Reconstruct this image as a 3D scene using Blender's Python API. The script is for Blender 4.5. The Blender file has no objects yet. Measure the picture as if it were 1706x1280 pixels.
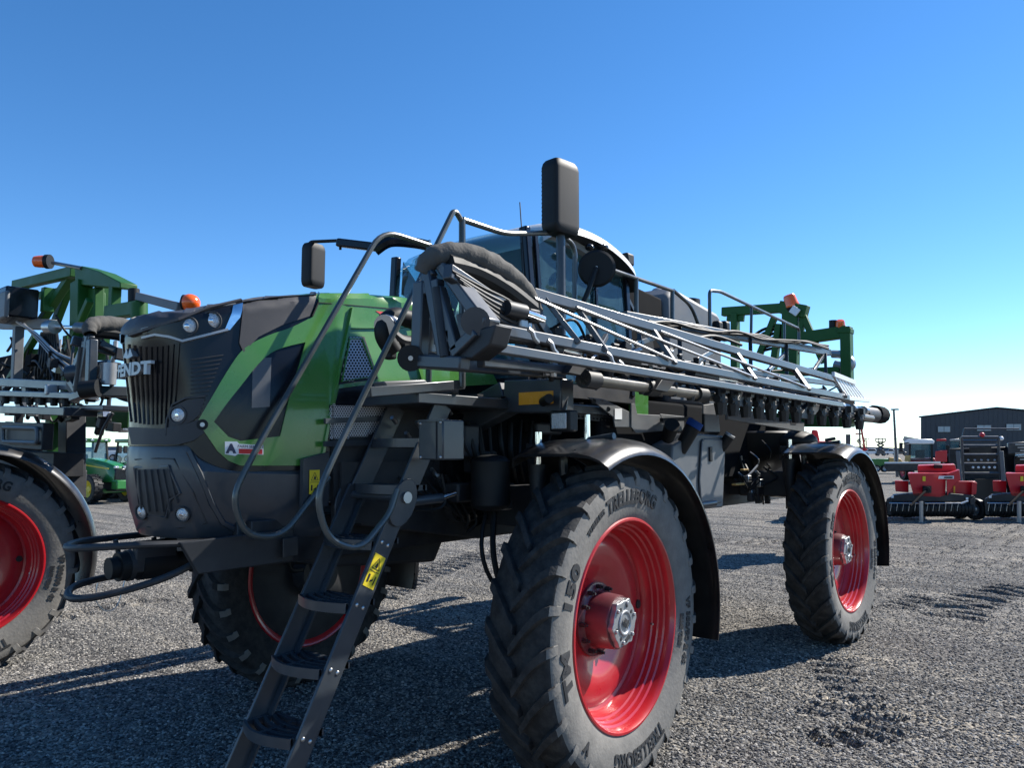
import bpy, bmesh, math, random
import numpy as np
from mathutils import Vector, Matrix, noise
from mathutils.bvhtree import BVHTree
from mathutils.geometry import delaunay_2d_cdt
random.seed(7)
S = bpy.context.scene
COL = S.collection
R = math.radians

# ------------------------------------------------------------------ camera
CAM = Vector((4.106, -3.952, 1.907)); HEAD = .6935; PITCH = .086; FPX = 1282.0
FW = Vector((-math.sin(HEAD)*math.cos(PITCH), math.cos(HEAD)*math.cos(PITCH), math.sin(PITCH)))
RT = Vector((math.cos(HEAD), math.sin(HEAD), 0)); UP = RT.cross(FW)
cd = bpy.data.cameras.new('camera'); cam = bpy.data.objects.new('camera', cd); COL.objects.link(cam)
cd.sensor_width = 36; cd.sensor_fit = 'HORIZONTAL'; cd.lens = FPX*36/1706
cd.clip_start = .05; cd.clip_end = 5000
m = Matrix((RT, UP, -FW)).transposed().to_4x4(); m.translation = CAM
cam.matrix_world = m; S.camera = cam

# ------------------------------------------------------------------ world, sun, exposure
SUN_EL = R(41); SUN_D = Vector((.40, .917, 0)).normalized()
w = bpy.data.worlds.new('World'); S.world = w; w.use_nodes = True
nt = w.node_tree; nt.nodes.clear()
sk = nt.nodes.new('ShaderNodeTexSky'); sk.sky_type = 'NISHITA'; sk.sun_disc = False
sk.sun_elevation = SUN_EL; sk.sun_rotation = math.atan2(SUN_D.x, SUN_D.y)
sk.air_density = .8; sk.dust_density = .05; sk.ozone_density = 2.6; sk.altitude = 800
bg = nt.nodes.new('ShaderNodeBackground'); bg.inputs[1].default_value = .115
ow = nt.nodes.new('ShaderNodeOutputWorld')
hs = nt.nodes.new('ShaderNodeHueSaturation'); hs.inputs['Saturation'].default_value = 1.25; nt.links.new(sk.outputs[0], hs.inputs['Color']); nt.links.new(hs.outputs[0], bg.inputs[0]); nt.links.new(bg.outputs[0], ow.inputs[0])
sl = bpy.data.lights.new('sun', 'SUN'); sl.energy = 5.0; sl.angle = R(.5); sl.color = (1, .95, .87)
so = bpy.data.objects.new('sun', sl); COL.objects.link(so)
sd = Vector((SUN_D.x*math.cos(SUN_EL), SUN_D.y*math.cos(SUN_EL), math.sin(SUN_EL)))
so.rotation_euler = sd.to_track_quat('Z', 'Y').to_euler(); so.location = (0, 0, 30)
S.view_settings.view_transform = 'Standard'; S.view_settings.look = 'None'
S.view_settings.exposure = .9; S.view_settings.gamma = 1

# ------------------------------------------------------------------ helpers
def ray(px, py): return (FW + RT*((px-853)/FPX) - UP*((py-640)/FPX))
def at(px, py, x=None, y=None, z=None):
    d = ray(px, py)
    if x is not None: t = (x-CAM.x)/d.x
    elif y is not None: t = (y-CAM.y)/d.y
    else: t = (z-CAM.z)/d.z
    return CAM + d*t
def atd(px, py, dep):                      # a point at a depth along the view axis
    return CAM + ray(px, py)*dep
V = Vector
class MB:
    def __init__(s): s.v = []; s.f = []
    def add(s, vs, fs):
        n = len(s.v); s.v += [tuple(p) for p in vs]; s.f += [tuple(n+i for i in f) for f in fs]; return s
    def join(s, o): return s.add(o.v, o.f)
    def mirror(s):
        o = MB(); o.v = [(-x, y, z) for x, y, z in s.v]; o.f = [tuple(reversed(f)) for f in s.f]; return o
    def xf(s, M):
        o = MB(); o.v = [tuple(M @ V(p)) for p in s.v]; o.f = list(s.f); return o
    def box(s, c, d, rot=None):
        c = V(c); q = []
        for i in (-.5, .5):
            for j in (-.5, .5):
                for k in (-.5, .5):
                    p = V((i*d[0], j*d[1], k*d[2]))
                    q.append(c + (rot @ p if rot else p))
        return s.add(q, [(0,1,3,2), (4,6,7,5), (0,4,5,1), (2,3,7,6), (0,2,6,4), (1,5,7,3)])
    def beam(s, a, b, w, h, up=(0,0,1), ext=0):
        a = V(a); b = V(b); d = (b-a).normalized(); up = V(up)
        if abs(d.dot(up)) > .98: up = V((0,1,0)) if abs(d.y) < .9 else V((1,0,0))
        sx = d.cross(up).normalized(); uz = sx.cross(d)
        a = a-d*ext; b = b+d*ext; q = []
        for p in (a, b):
            for i, j in ((-1,-1), (1,-1), (1,1), (-1,1)): q.append(p + sx*(i*w/2) + uz*(j*h/2))
        return s.add(q, [(3,2,1,0), (4,5,6,7), (0,1,5,4), (1,2,6,5), (2,3,7,6), (3,0,4,7)])
    def cyl(s, a, b, r0, r1=None, n=12):
        return s.lathe([(0, 0), (0, r0), ((V(b)-V(a)).length, r0 if r1 is None else r1), ((V(b)-V(a)).length, 0)], a, V(b)-V(a), n)
    def lathe(s, prof, o, axis, n=24, a0=0, a1=2*math.pi):
        o = V(o); ax = V(axis).normalized()
        e1 = ax.cross(V((0,0,1)) if abs(ax.z) < .9 else V((1,0,0))).normalized(); e2 = ax.cross(e1)
        full = abs(a1-a0-2*math.pi) < 1e-6; k = n if full else n+1
        q = []
        for i in range(k):
            a = a0+(a1-a0)*i/n; dr = e1*math.cos(a)+e2*math.sin(a)
            for t, r in prof: q.append(o+ax*t+dr*r)
        m = len(prof); fs = []
        for i in range(n):
            i2 = (i+1) % k
            for j in range(m-1):
                f = [i*m+j, i*m+j+1, i2*m+j+1, i2*m+j]
                if prof[j][1] == 0: f = [i*m+j, i*m+j+1, i2*m+j+1]
                elif prof[j+1][1] == 0: f = [i*m+j, i*m+j+1, i2*m+j]
                fs.append(tuple(reversed(f)))
        return s.add(q, fs)
    def tube(s, pts, r, n=8, closed=False, caps=True):
        P = [V(p) for p in pts]; N = len(P); rr = r if isinstance(r, (list, tuple)) else [r]*N
        T = []
        for i in range(N):
            a = P[i-1] if (i > 0 or closed) else P[0]; b = P[(i+1) % N] if (i < N-1 or closed) else P[-1]
            T.append((b-a).normalized())
        e = T[0].cross(V((0,0,1)));
        if e.length < .1: e = T[0].cross(V((1,0,0)))
        e.normalize(); q = []
        for i in range(N):
            e = (e - T[i]*e.dot(T[i])).normalized(); g = T[i].cross(e)
            for k in range(n):
                a = 2*math.pi*k/n; q.append(P[i]+(e*math.cos(a)+g*math.sin(a))*rr[i])
        fs = []
        for i in range(N if closed else N-1):
            j = (i+1) % N
            for k in range(n): fs.append((i*n+k, i*n+(k+1) % n, j*n+(k+1) % n, j*n+k))
        if not closed and caps: fs += [tuple(reversed(range(n))), tuple((N-1)*n+k for k in range(n))]
        return s.add(q, fs)
    def prism(s, poly, vec):
        P = [V(p) for p in poly]; vec = V(vec); n = len(P)
        return s.add(P+[p+vec for p in P], [tuple(reversed(range(n))), tuple(range(n, 2*n))]+[(i, (i+1) % n, n+(i+1) % n, n+i) for i in range(n)])
    def sphere(s, c, r, n=14, m=8, sc=(1,1,1)):
        c = V(c); q = []; fs = []
        for i in range(m+1):
            th = math.pi*i/m
            for k in range(n):
                a = 2*math.pi*k/n
                q.append(c+V((r*sc[0]*math.sin(th)*math.cos(a), r*sc[1]*math.sin(th)*math.sin(a), r*sc[2]*math.cos(th))))
        for i in range(m):
            for k in range(n): fs.append((i*n+k, (i+1)*n+k, (i+1)*n+(k+1) % n, i*n+(k+1) % n))
        return s.add(q, fs)
    def mesh(s, name, mat, smooth=35):
        me = bpy.data.meshes.new(name); me.from_pydata(s.v, [], s.f)
        bm = bmesh.new(); bm.from_mesh(me); bmesh.ops.remove_doubles(bm, verts=bm.verts, dist=1e-5)
        bmesh.ops.dissolve_degenerate(bm, edges=bm.edges, dist=1e-6)
        bmesh.ops.recalc_face_normals(bm, faces=bm.faces); bm.to_mesh(me); bm.free()
        if smooth:
            me.polygons.foreach_set('use_smooth', [True]*len(me.polygons)); me.set_sharp_from_angle(angle=R(smooth))
        if mat: me.materials.append(M[mat] if isinstance(mat, str) else mat)
        return me
    def obj(s, name, mat, parent=None, smooth=35, bevel=0):
        return link(name, s.mesh(name, mat, smooth), parent, bevel)
def link(name, me, parent=None, bevel=0):
    o = bpy.data.objects.new(name, me); COL.objects.link(o)
    if parent: o.parent = parent
    if bevel:
        b = o.modifiers.new('bevel', 'BEVEL'); b.width = bevel; b.segments = 2; b.limit_method = 'ANGLE'; b.angle_limit = R(40)
        b.harden_normals = False
    return o
def stuff(o): o['kind'] = 'stuff'; return o
def both(name, mb, mat, parent, smooth=35, bevel=0):
    return mb.obj(name, mat, parent, smooth, bevel), mb.mirror().obj(name, mat, parent, smooth, bevel)
def spline(pts, k=6, closed=False):
    P = [V(p) if len(p) == 3 else V((p[0], p[1], 0)) for p in pts]; n = len(P); out = []
    for i in range(n if closed else n-1):
        g = lambda j: P[j % n] if closed else P[max(0, min(n-1, j))]
        a, b, c, d = g(i-1), g(i), g(i+1), g(i+2)
        for j in range(k):
            t = j/k
            out.append(.5*((2*b)+(c-a)*t+(2*a-5*b+4*c-d)*t*t+(3*b-a-3*c+d)*t**3))
    if not closed: out.append(P[-1])
    return out
def bend(pts, r=.06, k=5, closed=False):            # polyline with rounded corners
    P = [V(p) for p in pts]; n = len(P); out = []
    for i in range(n):
        if not closed and i in (0, n-1): out.append(P[i]); continue
        a = P[i-1]; b = P[i]; c = P[(i+1) % n]
        u = a-b; v = c-b; d = min(r, u.length*.45, v.length*.45)
        p0 = b+u.normalized()*d; p2 = b+v.normalized()*d
        for j in range(k+1):
            t = j/k; out.append(p0*(1-t)**2+b*2*t*(1-t)+p2*t*t)
    return out
def thing(name, label, cat, loc=(0,0,0), rz=0, group=None):
    o = bpy.data.objects.new(name, None); COL.objects.link(o); o.empty_display_size = .1
    o.location = loc; o.rotation_euler = (0, 0, rz); o['label'] = label; o['category'] = cat
    if group: o['group'] = group
    return o
def tag(o, label, cat, group=None):
    o['label'] = label; o['category'] = cat
    if group: o['group'] = group
    return o
def copy_tree(o, parent=None):
    c = o.copy(); COL.objects.link(c)
    if parent is not None: c.parent = parent
    for ch in list(o.children): copy_tree(ch, c)
    return c
def text_mb(txt, size, depth, M4=None, fn=None, shear=0, spacing=1.0, bold=0, sub=0, sx=1.0):
    cu = bpy.data.curves.new('lettering', 'FONT'); cu.body = txt; cu.size = size; cu.extrude = depth/2
    cu.align_x = 'CENTER'; cu.align_y = 'CENTER'; cu.shear = shear; cu.space_character = spacing; cu.offset = bold
    cu.resolution_u = 3
    o = bpy.data.objects.new('lettering', cu); COL.objects.link(o); bpy.context.view_layer.update()
    dg = bpy.context.evaluated_depsgraph_get(); me = o.evaluated_get(dg).to_mesh()
    mb = MB(); vs = [V((v.co.x*sx, v.co.y, v.co.z)) for v in me.vertices]; fs = [tuple(p.vertices) for p in me.polygons]
    o.evaluated_get(dg).to_mesh_clear(); bpy.data.objects.remove(o); bpy.data.curves.remove(cu)
    if fn: vs = [fn(p) for p in vs]
    if M4: vs = [M4 @ p for p in vs]
    return mb.add(vs, fs)
def frame(o, xd, yd):                                # matrix: text plane with x along xd, y along yd
    xd = V(xd).normalized(); zd = xd.cross(V(yd)).normalized(); yd = zd.cross(xd)
    m = Matrix((xd, yd, zd)).transposed().to_4x4(); m.translation = V(o); return m
def inpoly(p, poly):
    c = False; n = len(poly); j = n-1
    for i in range(n):
        if (poly[i][1] > p[1]) != (poly[j][1] > p[1]) and p[0] < (poly[j][0]-poly[i][0])*(p[1]-poly[i][1])/(poly[j][1]-poly[i][1])+poly[i][0]: c = not c
        j = i
    return c
def hit(bvh, px, py):
    d = ray(px, py).normalized(); h = bvh.ray_cast(CAM, d)
    if h[0] is None:
        h = bvh.find_nearest(CAM+d*5)
    n = h[1]
    if n.dot(d) > 0: n = -n
    return h[0], n
def misses(bvh, px, py): return bvh.ray_cast(CAM, ray(px, py).normalized())[0] is None
def on_surface(bvh, poly, off=.006, thick=.01, res=9, holes=()):
    """a shell panel whose outline is drawn on an already built surface"""
    pts = [V((p[0], p[1])) for p in poly]; loops = [pts]+[[V((p[0], p[1])) for p in h] for h in holes]
    vs = []; es = []
    for lp in loops:
        # densify the outline
        d = []
        for i in range(len(lp)):
            a = lp[i]; b = lp[(i+1) % len(lp)]; k = max(1, int((b-a).length/res))
            d += [a+(b-a)*(j/k) for j in range(k)]
        n0 = len(vs); vs += d; es += [(n0+i, n0+(i+1) % len(d)) for i in range(len(d))]
    x0 = min(p.x for p in pts); x1 = max(p.x for p in pts); y0 = min(p.y for p in pts); y1 = max(p.y for p in pts)
    yy = y0+res/2; row = 0
    while yy < y1:
        xx = x0+(res/2 if row % 2 else res)
        while xx < x1:
            if inpoly((xx, yy), pts) and not any(inpoly((xx, yy), h) for h in loops[1:]): vs.append(V((xx, yy)))
            xx += res
        yy += res*.87; row += 1
    V2, E2, F2, *_ = delaunay_2d_cdt(vs, es, [], 0, 1e-3)
    keep = []
    for f in F2:
        c = (V2[f[0]]+V2[f[1]]+V2[f[2]])/3
        if inpoly(c, pts) and not any(inpoly(c, h) for h in loops[1:]): keep.append(tuple(f))
    top = []; bot = []
    for p in V2:
        h, n = hit(bvh, p.x, p.y); top.append(h+n*off); bot.append(h+n*(off-thick))
    n = len(top); cnt = {}
    for f in keep:
        for i in range(3):
            a, b = f[i], f[(i+1) % 3]; cnt[(a, b)] = cnt.get((a, b), 0)+1
    side = [(a, b, b+n, a+n) for (a, b) in cnt if (b, a) not in cnt]
    mb = MB(); mb.add(top+bot, keep+[tuple(n+i for i in reversed(f)) for f in keep]+[tuple(reversed(q)) for q in side])
    return mb
def bvh_of(mb): return BVHTree.FromPolygons([V(p) for p in mb.v], mb.f)

# ------------------------------------------------------------------ materials
M = {}
def mat(name, col, rough=.5, metal=0, var=.12, scale=6, bump=0, bscale=80, dust=0, dcol=(.32,.29,.25), coat=0, spec=.5, dscale=3):
    m = bpy.data.materials.new(name); m.use_nodes = True; t = m.node_tree; N = t.nodes; L = t.links
    p = N['Principled BSDF']; p.inputs['Metallic'].default_value = metal
    p.inputs['Specular IOR Level'].default_value = spec
    if coat: p.inputs['Coat Weight'].default_value = coat; p.inputs['Coat Roughness'].default_value = .08
    tc = N.new('ShaderNodeTexCoord'); n1 = N.new('ShaderNodeTexNoise'); n1.inputs['Scale'].default_value = scale; n1.inputs['Detail'].default_value = 6
    L.new(tc.outputs['Object'], n1.inputs['Vector'])
    mx = N.new('ShaderNodeMix'); mx.data_type = 'RGBA'
    mx.inputs[6].default_value = tuple(c*(1-var) for c in col)+(1,); mx.inputs[7].default_value = tuple(min(1, c*(1+var)) for c in col)+(1,)
    L.new(n1.outputs[0], mx.inputs[0]); out = mx.outputs[2]
    if dust:
        n2 = N.new('ShaderNodeTexNoise'); n2.inputs['Scale'].default_value = dscale; n2.inputs['Detail'].default_value = 8; n2.inputs['Roughness'].default_value = .65
        L.new(tc.outputs['Object'], n2.inputs['Vector'])
        cr = N.new('ShaderNodeMapRange'); cr.inputs[1].default_value = .4; cr.inputs[2].default_value = .75; cr.inputs[4].default_value = dust
        L.new(n2.outputs[0], cr.inputs[0]); m2 = N.new('ShaderNodeMix'); m2.data_type = 'RGBA'
        L.new(cr.outputs[0], m2.inputs[0]); L.new(out, m2.inputs[6]); m2.inputs[7].default_value = dcol+(1,); out = m2.outputs[2]
    L.new(out, p.inputs['Base Color'])
    rr = N.new('ShaderNodeMapRange'); rr.inputs[3].default_value = max(0, rough-.1); rr.inputs[4].default_value = min(1, rough+.12)
    L.new(n1.outputs[0], rr.inputs[0]); L.new(rr.outputs[0], p.inputs['Roughness'])
    if bump:
        n3 = N.new('ShaderNodeTexNoise'); n3.inputs['Scale'].default_value = bscale; n3.inputs['Detail'].default_value = 4
        L.new(tc.outputs['Object'], n3.inputs['Vector'])
        b = N.new('ShaderNodeBump'); b.inputs['Strength'].default_value = bump; b.inputs['Distance'].default_value = .01
        L.new(n3.outputs[0], b.inputs['Height']); L.new(b.outputs[0], p.inputs['Normal'])
    M[name] = m; return m
mat('green', (.055, .20, .030), .28, var=.06, coat=.5, dust=.10, dscale=5)
mat('mast_green', (.015, .088, .013), .5, var=.08, spec=.3, dust=.04)
mat('deere_green', (.02, .16, .03), .35, var=.05, coat=.4)
mat('deere_yellow', (.65, .48, .03), .4)
mat('grey', (.026, .034, .044), .36, var=.10, dust=.10, coat=.15)          # machine grey paint
mat('boom_grey', (.048, .055, .064), .38, metal=.0, var=.08, dust=.12, coat=.25)
mat('pipe', (.10, .09, .07), .4, var=.15, dust=.3, coat=.2)
mat('rail', (.042, .052, .053), .3, var=.08, dust=.15, coat=.3)
mat('dark', (.010, .012, .016), .55, var=.2, dust=.10)                       # black parts, dusty
mat('plastic', (.024, .025, .028), .55, var=.1, bump=.12, bscale=400, dust=.06)
mat('gloss_black', (.007, .008, .011), .2, var=.1, spec=.35)
mat('cap', (.042, .040, .042), .5, var=.06, bump=.1, bscale=500, dust=.05)
mat('fender', (.012, .012, .013), .3, var=.2, dust=.10, coat=.2)
mat('tyre', (.019, .019, .020), .8, var=.3, scale=14, bump=.3, bscale=60, spec=.3, dust=.3, dcol=(.13, .12, .108), dscale=14)
mat('sidewall', (.135, .128, .117), .85, var=.3, scale=9, bump=.25, bscale=50, dust=.5, dcol=(.25, .235, .21), dscale=10)
mat('letter', (.022, .022, .023), .6, var=.2)
mat('red', (.42, .008, .016), .3, var=.05, coat=.5, dust=.06)
mat('hub_red', (.10, .012, .02), .4, var=.15, coat=.2, dust=.12)
mat('mf_red', (.50, .010, .02), .4, var=.06, coat=.2)
mat('chrome', (.75, .76, .78), .12, metal=1, var=.02)
mat('steel', (.45, .46, .47), .35, metal=1, var=.1)
mat('silver', (.35, .36, .37), .4, metal=.6, var=.15, dust=.15)
mat('white', (.72, .73, .74), .35, var=.04, coat=.3)
mat('roof', (.62, .62, .60), .35, var=.05, coat=.3, dust=.08)
mat('rubber', (.009, .010, .011), .55, var=.2, spec=.28)
mat('canvas', (.065, .062, .056), .85, var=.3, scale=20, bump=.35, bscale=60, dust=.3, dcol=(.14, .13, .12))
mat('yellow', (.72, .55, .02), .45, var=.04)
mat('black_ink', (.012, .012, .012), .5, var=.05)
mat('amber', (.75, .33, .02), .25, var=.05, coat=.3)
mat('orange', (.85, .12, .01), .2, var=.08, coat=.5)
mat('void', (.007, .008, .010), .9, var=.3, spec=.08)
mat('blue_cap', (.01, .05, .22), .7, spec=.2)
mat('pump_tan', (.45, .28, .09), .5)
mat('lens', (.55, .56, .57), .12, metal=.7, var=.25, scale=60, bump=.6, bscale=150)
mat('sticker_red', (.6, .02, .02), .4); mat('sticker_blue', (.01, .02, .06), .4)
mat('shed_wall', (.040, .050, .062), .6, var=.05)
mat('concrete', (.36, .35, .33), .8)
mat('tank_grey', (.095, .102, .11), .5, var=.08, dust=.12)
mat('mesh_metal', (.50, .50, .53), .4, metal=.3)
mat('seat', (.02, .02, .022), .8)
mat('lining', (.24, .25, .25), .9)
mat('bark', (.12, .09, .07), .9)
mat('hill', (.10, .13, .17), .9)
mat('window_pane', (.35, .42, .44), .15, var=.1, scale=.4)
def glass(name, tint, alpha, rough=.02):
    m = bpy.data.materials.new(name); m.use_nodes = True; t = m.node_tree; N = t.nodes; L = t.links; N.clear()
    o = N.new('ShaderNodeOutputMaterial'); tr = N.new('ShaderNodeBsdfTransparent'); tr.inputs[0].default_value = tint+(1,)
    gl = N.new('ShaderNodeBsdfGlossy'); gl.inputs[1].default_value = rough
    df = N.new('ShaderNodeBsdfDiffuse'); df.inputs[0].default_value = (.13, .27, .31, 1)
    tc = N.new('ShaderNodeTexCoord'); nz = N.new('ShaderNodeTexNoise'); nz.inputs['Scale'].default_value = 9; nz.inputs['Detail'].default_value = 8
    L.new(tc.outputs['Object'], nz.inputs[0]); mr = N.new('ShaderNodeMapRange'); mr.inputs[3].default_value = 0; mr.inputs[4].default_value = alpha
    L.new(nz.outputs[0], mr.inputs[0])
    m1 = N.new('ShaderNodeMixShader'); L.new(mr.outputs[0], m1.inputs[0]); L.new(tr.outputs[0], m1.inputs[1]); L.new(df.outputs[0], m1.inputs[2])
    fr = N.new('ShaderNodeFresnel'); fr.inputs[0].default_value = 1.5
    m2 = N.new('ShaderNodeMixShader'); L.new(fr.outputs[0], m2.inputs[0]); L.new(m1.outputs[0], m2.inputs[1]); L.new(gl.outputs[0], m2.inputs[2])
    L.new(m2.outputs[0], o.inputs[0]); M[name] = m
glass('glass', (.62, .90, .93), .34)
glass('smoke', (.10, .11, .12), .12)
# ------------------------------------------------------------------ ground
def gnoise(x, y, s, seed):
    """cheap smooth value noise on numpy arrays"""
    r = np.random.RandomState(seed); T = r.rand(256, 256)
    x = x/s; y = y/s; xi = np.floor(x).astype(int); yi = np.floor(y).astype(int); fx = x-xi; fy = y-yi
    fx = fx*fx*(3-2*fx); fy = fy*fy*(3-2*fy)
    a = T[xi % 256, yi % 256]; b = T[(xi+1) % 256, yi % 256]; c = T[xi % 256, (yi+1) % 256]; d = T[(xi+1) % 256, (yi+1) % 256]
    return (a*(1-fx)+b*fx)*(1-fy)+(c*(1-fx)+d*fx)*fy
TRACKS = []      # (polyline, half width, pitch)
def add_track(pix, hw, pitch, depth, chev=.6):
    P = spline([at(a, b, z=0) for a, b in pix], 10); TRACKS.append((np.array([(p.x, p.y) for p in P]), hw, pitch, depth*2.6, chev))
add_track([(1372, 1090), (1398, 1130), (1436, 1168), (1472, 1212)], .17, .23, .028, .15)
add_track([(1478, 1205), (1425, 1226), (1330, 1228)], .17, .19, .026, .15)
add_track([(1340, 1195), (1385, 1165), (1430, 1190)], .12, .18, .018, .15)
add_track([(1590, 1035), (1600, 1012), (1650, 990), (1706, 978)], .30, .30, .032, .15)
add_track([(1490, 1018), (1510, 1005), (1540, 995)], .18, .26, .02, .15)
add_track([(628, 1002), (690, 968), (790, 932), (860, 905)], .20, .26, .03, .2)
add_track([(640, 975), (700, 950), (800, 918)], .14, .26, .02, .2)
add_track([(1180, 905), (1240, 900), (1300, 905)], .25, .3, .03, .2)
add_track([(60, 1040), (180, 1010), (300, 1000)], .2, .25, .015)
for yy in (870, 882, 897, 915, 940): add_track([(1475, yy), (1590, yy+3), (1720, yy+1)], .16, .3, .022, .1)
for yy in (862, 878, 893): add_track([(145, yy+4), (240, yy), (420, yy-6)], .2, .3, .02, .1)
def gheight(x, y):
    x = np.asarray(x, float); y = np.asarray(y, float)
    near = np.clip(1-np.hypot(x-1, y-2)/22, 0, 1)
    h = (gnoise(x, y, 1.7, 1)-.5)*.03 + (gnoise(x, y, .35, 2)-.5)*.014 + (gnoise(x, y, .09, 3)-.5)*.012
    h = h*near
    for P, hw, pitch, dep, chev in TRACKS:
        bx = (x > P[:, 0].min()-hw*1.6) & (x < P[:, 0].max()+hw*1.6) & (y > P[:, 1].min()-hw*1.6) & (y < P[:, 1].max()+hw*1.6)
        idx = np.nonzero(bx.ravel())[0]
        if not len(idx): continue
        X = x.ravel()[idx]; Y = y.ravel()[idx]
        best = np.full(len(X), 1e9); sgn = np.zeros(len(X)); arc = np.zeros(len(X)); s0 = 0
        for a, b in zip(P[:-1], P[1:]):
            d = b-a; l = np.hypot(*d)
            if l < 1e-6: continue
            t = np.clip(((X-a[0])*d[0]+(Y-a[1])*d[1])/l**2, 0, 1)
            qx = X-a[0]-t*d[0]; qy = Y-a[1]-t*d[1]; dist = np.hypot(qx, qy)
            mk = dist < best; best[mk] = dist[mk]; sgn[mk] = ((d[0]*qy-d[1]*qx)/l)[mk]; arc[mk] = (s0+t*l)[mk]; s0 += l
        wgt = np.clip((hw*1.25-best)/(hw*.45), 0, 1)
        endf = np.clip(np.minimum(arc, s0-arc)/.12, 0, 1)
        ph = (arc+np.abs(sgn)*chev)/pitch*2*np.pi
        g = (np.tanh(2.2*np.sin(ph))*.5)*dep*wgt*endf*(.6+.8*gnoise(X, Y, .3, 9))-dep*.35*wgt*endf
        hf = h.ravel(); hf[idx] += g; h = hf.reshape(h.shape)
    return h
def axis(lo, hi, step, far):
    a = list(np.arange(lo, hi, step)); s = step; p = hi
    up = []
    while p < far: up.append(p); s *= 1.35; p += s
    s = step; p = lo; dn = []
    while p > -far: s *= 1.35; p -= s; dn.append(p)
    return np.array(dn[::-1]+a+up)
gx = axis(-6.5, 4.2, .033, 900); gy = axis(-3.6, 9.5, .033, 1400)
X, Y = np.meshgrid(gx, gy, indexing='ij'); Z = gheight(X, Y)
nx, ny = X.shape
vv = np.stack([X, Y, Z], 2).reshape(-1, 3)
i = np.arange(nx*ny).reshape(nx, ny)
q = np.stack([i[:-1, :-1], i[1:, :-1], i[1:, 1:], i[:-1, 1:]], 2).reshape(-1, 4)
me = bpy.data.meshes.new('ground'); me.vertices.add(len(vv)); me.vertices.foreach_set('co', vv.ravel())
me.loops.add(q.size); me.loops.foreach_set('vertex_index', q.ravel()); me.polygons.add(len(q))
me.polygons.foreach_set('loop_start', np.arange(0, q.size, 4)); me.polygons.foreach_set('loop_total', np.full(len(q), 4))
me.polygons.foreach_set('use_smooth', np.ones(len(q), bool)); me.update(); me.validate()
def gravel_mat(name, ground=True):
    m = bpy.data.materials.new(name); m.use_nodes = True; t = m.node_tree; N = t.nodes; L = t.links; p = N['Principled BSDF']
    p.inputs['Roughness'].default_value = .95; p.inputs['Specular IOR Level'].default_value = .15
    tc = N.new('ShaderNodeTexCoord')
    def ramp(src, stops):
        r = N.new('ShaderNodeValToRGB'); e = r.color_ramp.elements
        e[0].position, e[0].color = stops[0][0], stops[0][1]+(1,); e[1].position, e[1].color = stops[-1][0], stops[-1][1]+(1,)
        for s in stops[1:-1]:
            x = e.new(s[0]); x.color = s[1]+(1,)
        L.new(src, r.inputs[0]); return r.outputs[0]
    stops = [(0, (.030, .031, .034)), (.25, (.080, .079, .078)), (.55, (.160, .154, .146)), (.82, (.28, .265, .242)), (1, (.42, .395, .355))]
    if ground: stops = [(a, tuple(c_*.85 for c_ in b)) for a, b in stops]
    if ground:
        vo = N.new('ShaderNodeTexVoronoi'); vo.inputs['Scale'].default_value = 34; L.new(tc.outputs['Object'], vo.inputs[0])
        sp = N.new('ShaderNodeSeparateColor'); L.new(vo.outputs['Color'], sp.inputs[0])
        c1 = ramp(sp.outputs[0], stops)
        v2 = N.new('ShaderNodeTexVoronoi'); v2.inputs['Scale'].default_value = 90; L.new(tc.outputs['Object'], v2.inputs[0])
        s2 = N.new('ShaderNodeSeparateColor'); L.new(v2.outputs['Color'], s2.inputs[0])
        mx = N.new('ShaderNodeMix'); mx.data_type = 'RGBA'; mx.inputs[0].default_value = .45
        L.new(c1, mx.inputs[6]); L.new(ramp(s2.outputs[1], stops), mx.inputs[7])
        big = N.new('ShaderNodeTexNoise'); big.inputs['Scale'].default_value = .35; big.inputs['Detail'].default_value = 7; L.new(tc.outputs['Object'], big.inputs[0])
        m2 = N.new('ShaderNodeMix'); m2.data_type = 'RGBA'; m2.blend_type = 'MULTIPLY'; m2.inputs[0].default_value = 1
        L.new(mx.outputs[2], m2.inputs[6])
        L.new(ramp(big.outputs[0], [(.3, (.78, .79, .80)), (.5, (1.1, 1.08, 1.05)), (.7, (1.3, 1.24, 1.15))]), m2.inputs[7])
        mp_ = N.new('ShaderNodeMapping'); mp_.inputs['Rotation'].default_value = (0, 0, -HEAD-.05); mp_.inputs['Scale'].default_value = (.12, 1.6, 1); L.new(tc.outputs['Object'], mp_.inputs[0])
        sn = N.new('ShaderNodeTexNoise'); sn.inputs['Scale'].default_value = 1.3; sn.inputs['Detail'].default_value = 6; sn.inputs['Roughness'].default_value = .7; L.new(mp_.outputs[0], sn.inputs[0])
        m3 = N.new('ShaderNodeMix'); m3.data_type = 'RGBA'; m3.blend_type = 'MULTIPLY'; m3.inputs[0].default_value = .8
        L.new(m2.outputs[2], m3.inputs[6]); L.new(ramp(sn.outputs[0], [(.38, (.42, .42, .44)), (.5, (1, 1, 1)), (.62, (1.45, 1.40, 1.30))]), m3.inputs[7])
        L.new(m3.outputs[2], p.inputs['Base Color'])
        b = N.new('ShaderNodeBump'); b.inputs['Strength'].default_value = .9; b.inputs['Distance'].default_value = .022; b.invert = True
        L.new(vo.outputs['Distance'], b.inputs['Height'])
        b2 = N.new('ShaderNodeBump'); b2.inputs['Strength'].default_value = .7; b2.inputs['Distance'].default_value = .006; b2.invert = True
        L.new(v2.outputs['Distance'], b2.inputs['Height']); L.new(b.outputs[0], b2.inputs['Normal']); L.new(b2.outputs[0], p.inputs['Normal'])
    else:
        oi = N.new('ShaderNodeObjectInfo'); L.new(ramp(oi.outputs['Random'], stops), p.inputs['Base Color'])
    M[name] = m
gravel_mat('gravel'); gravel_mat('stone', False)
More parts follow.
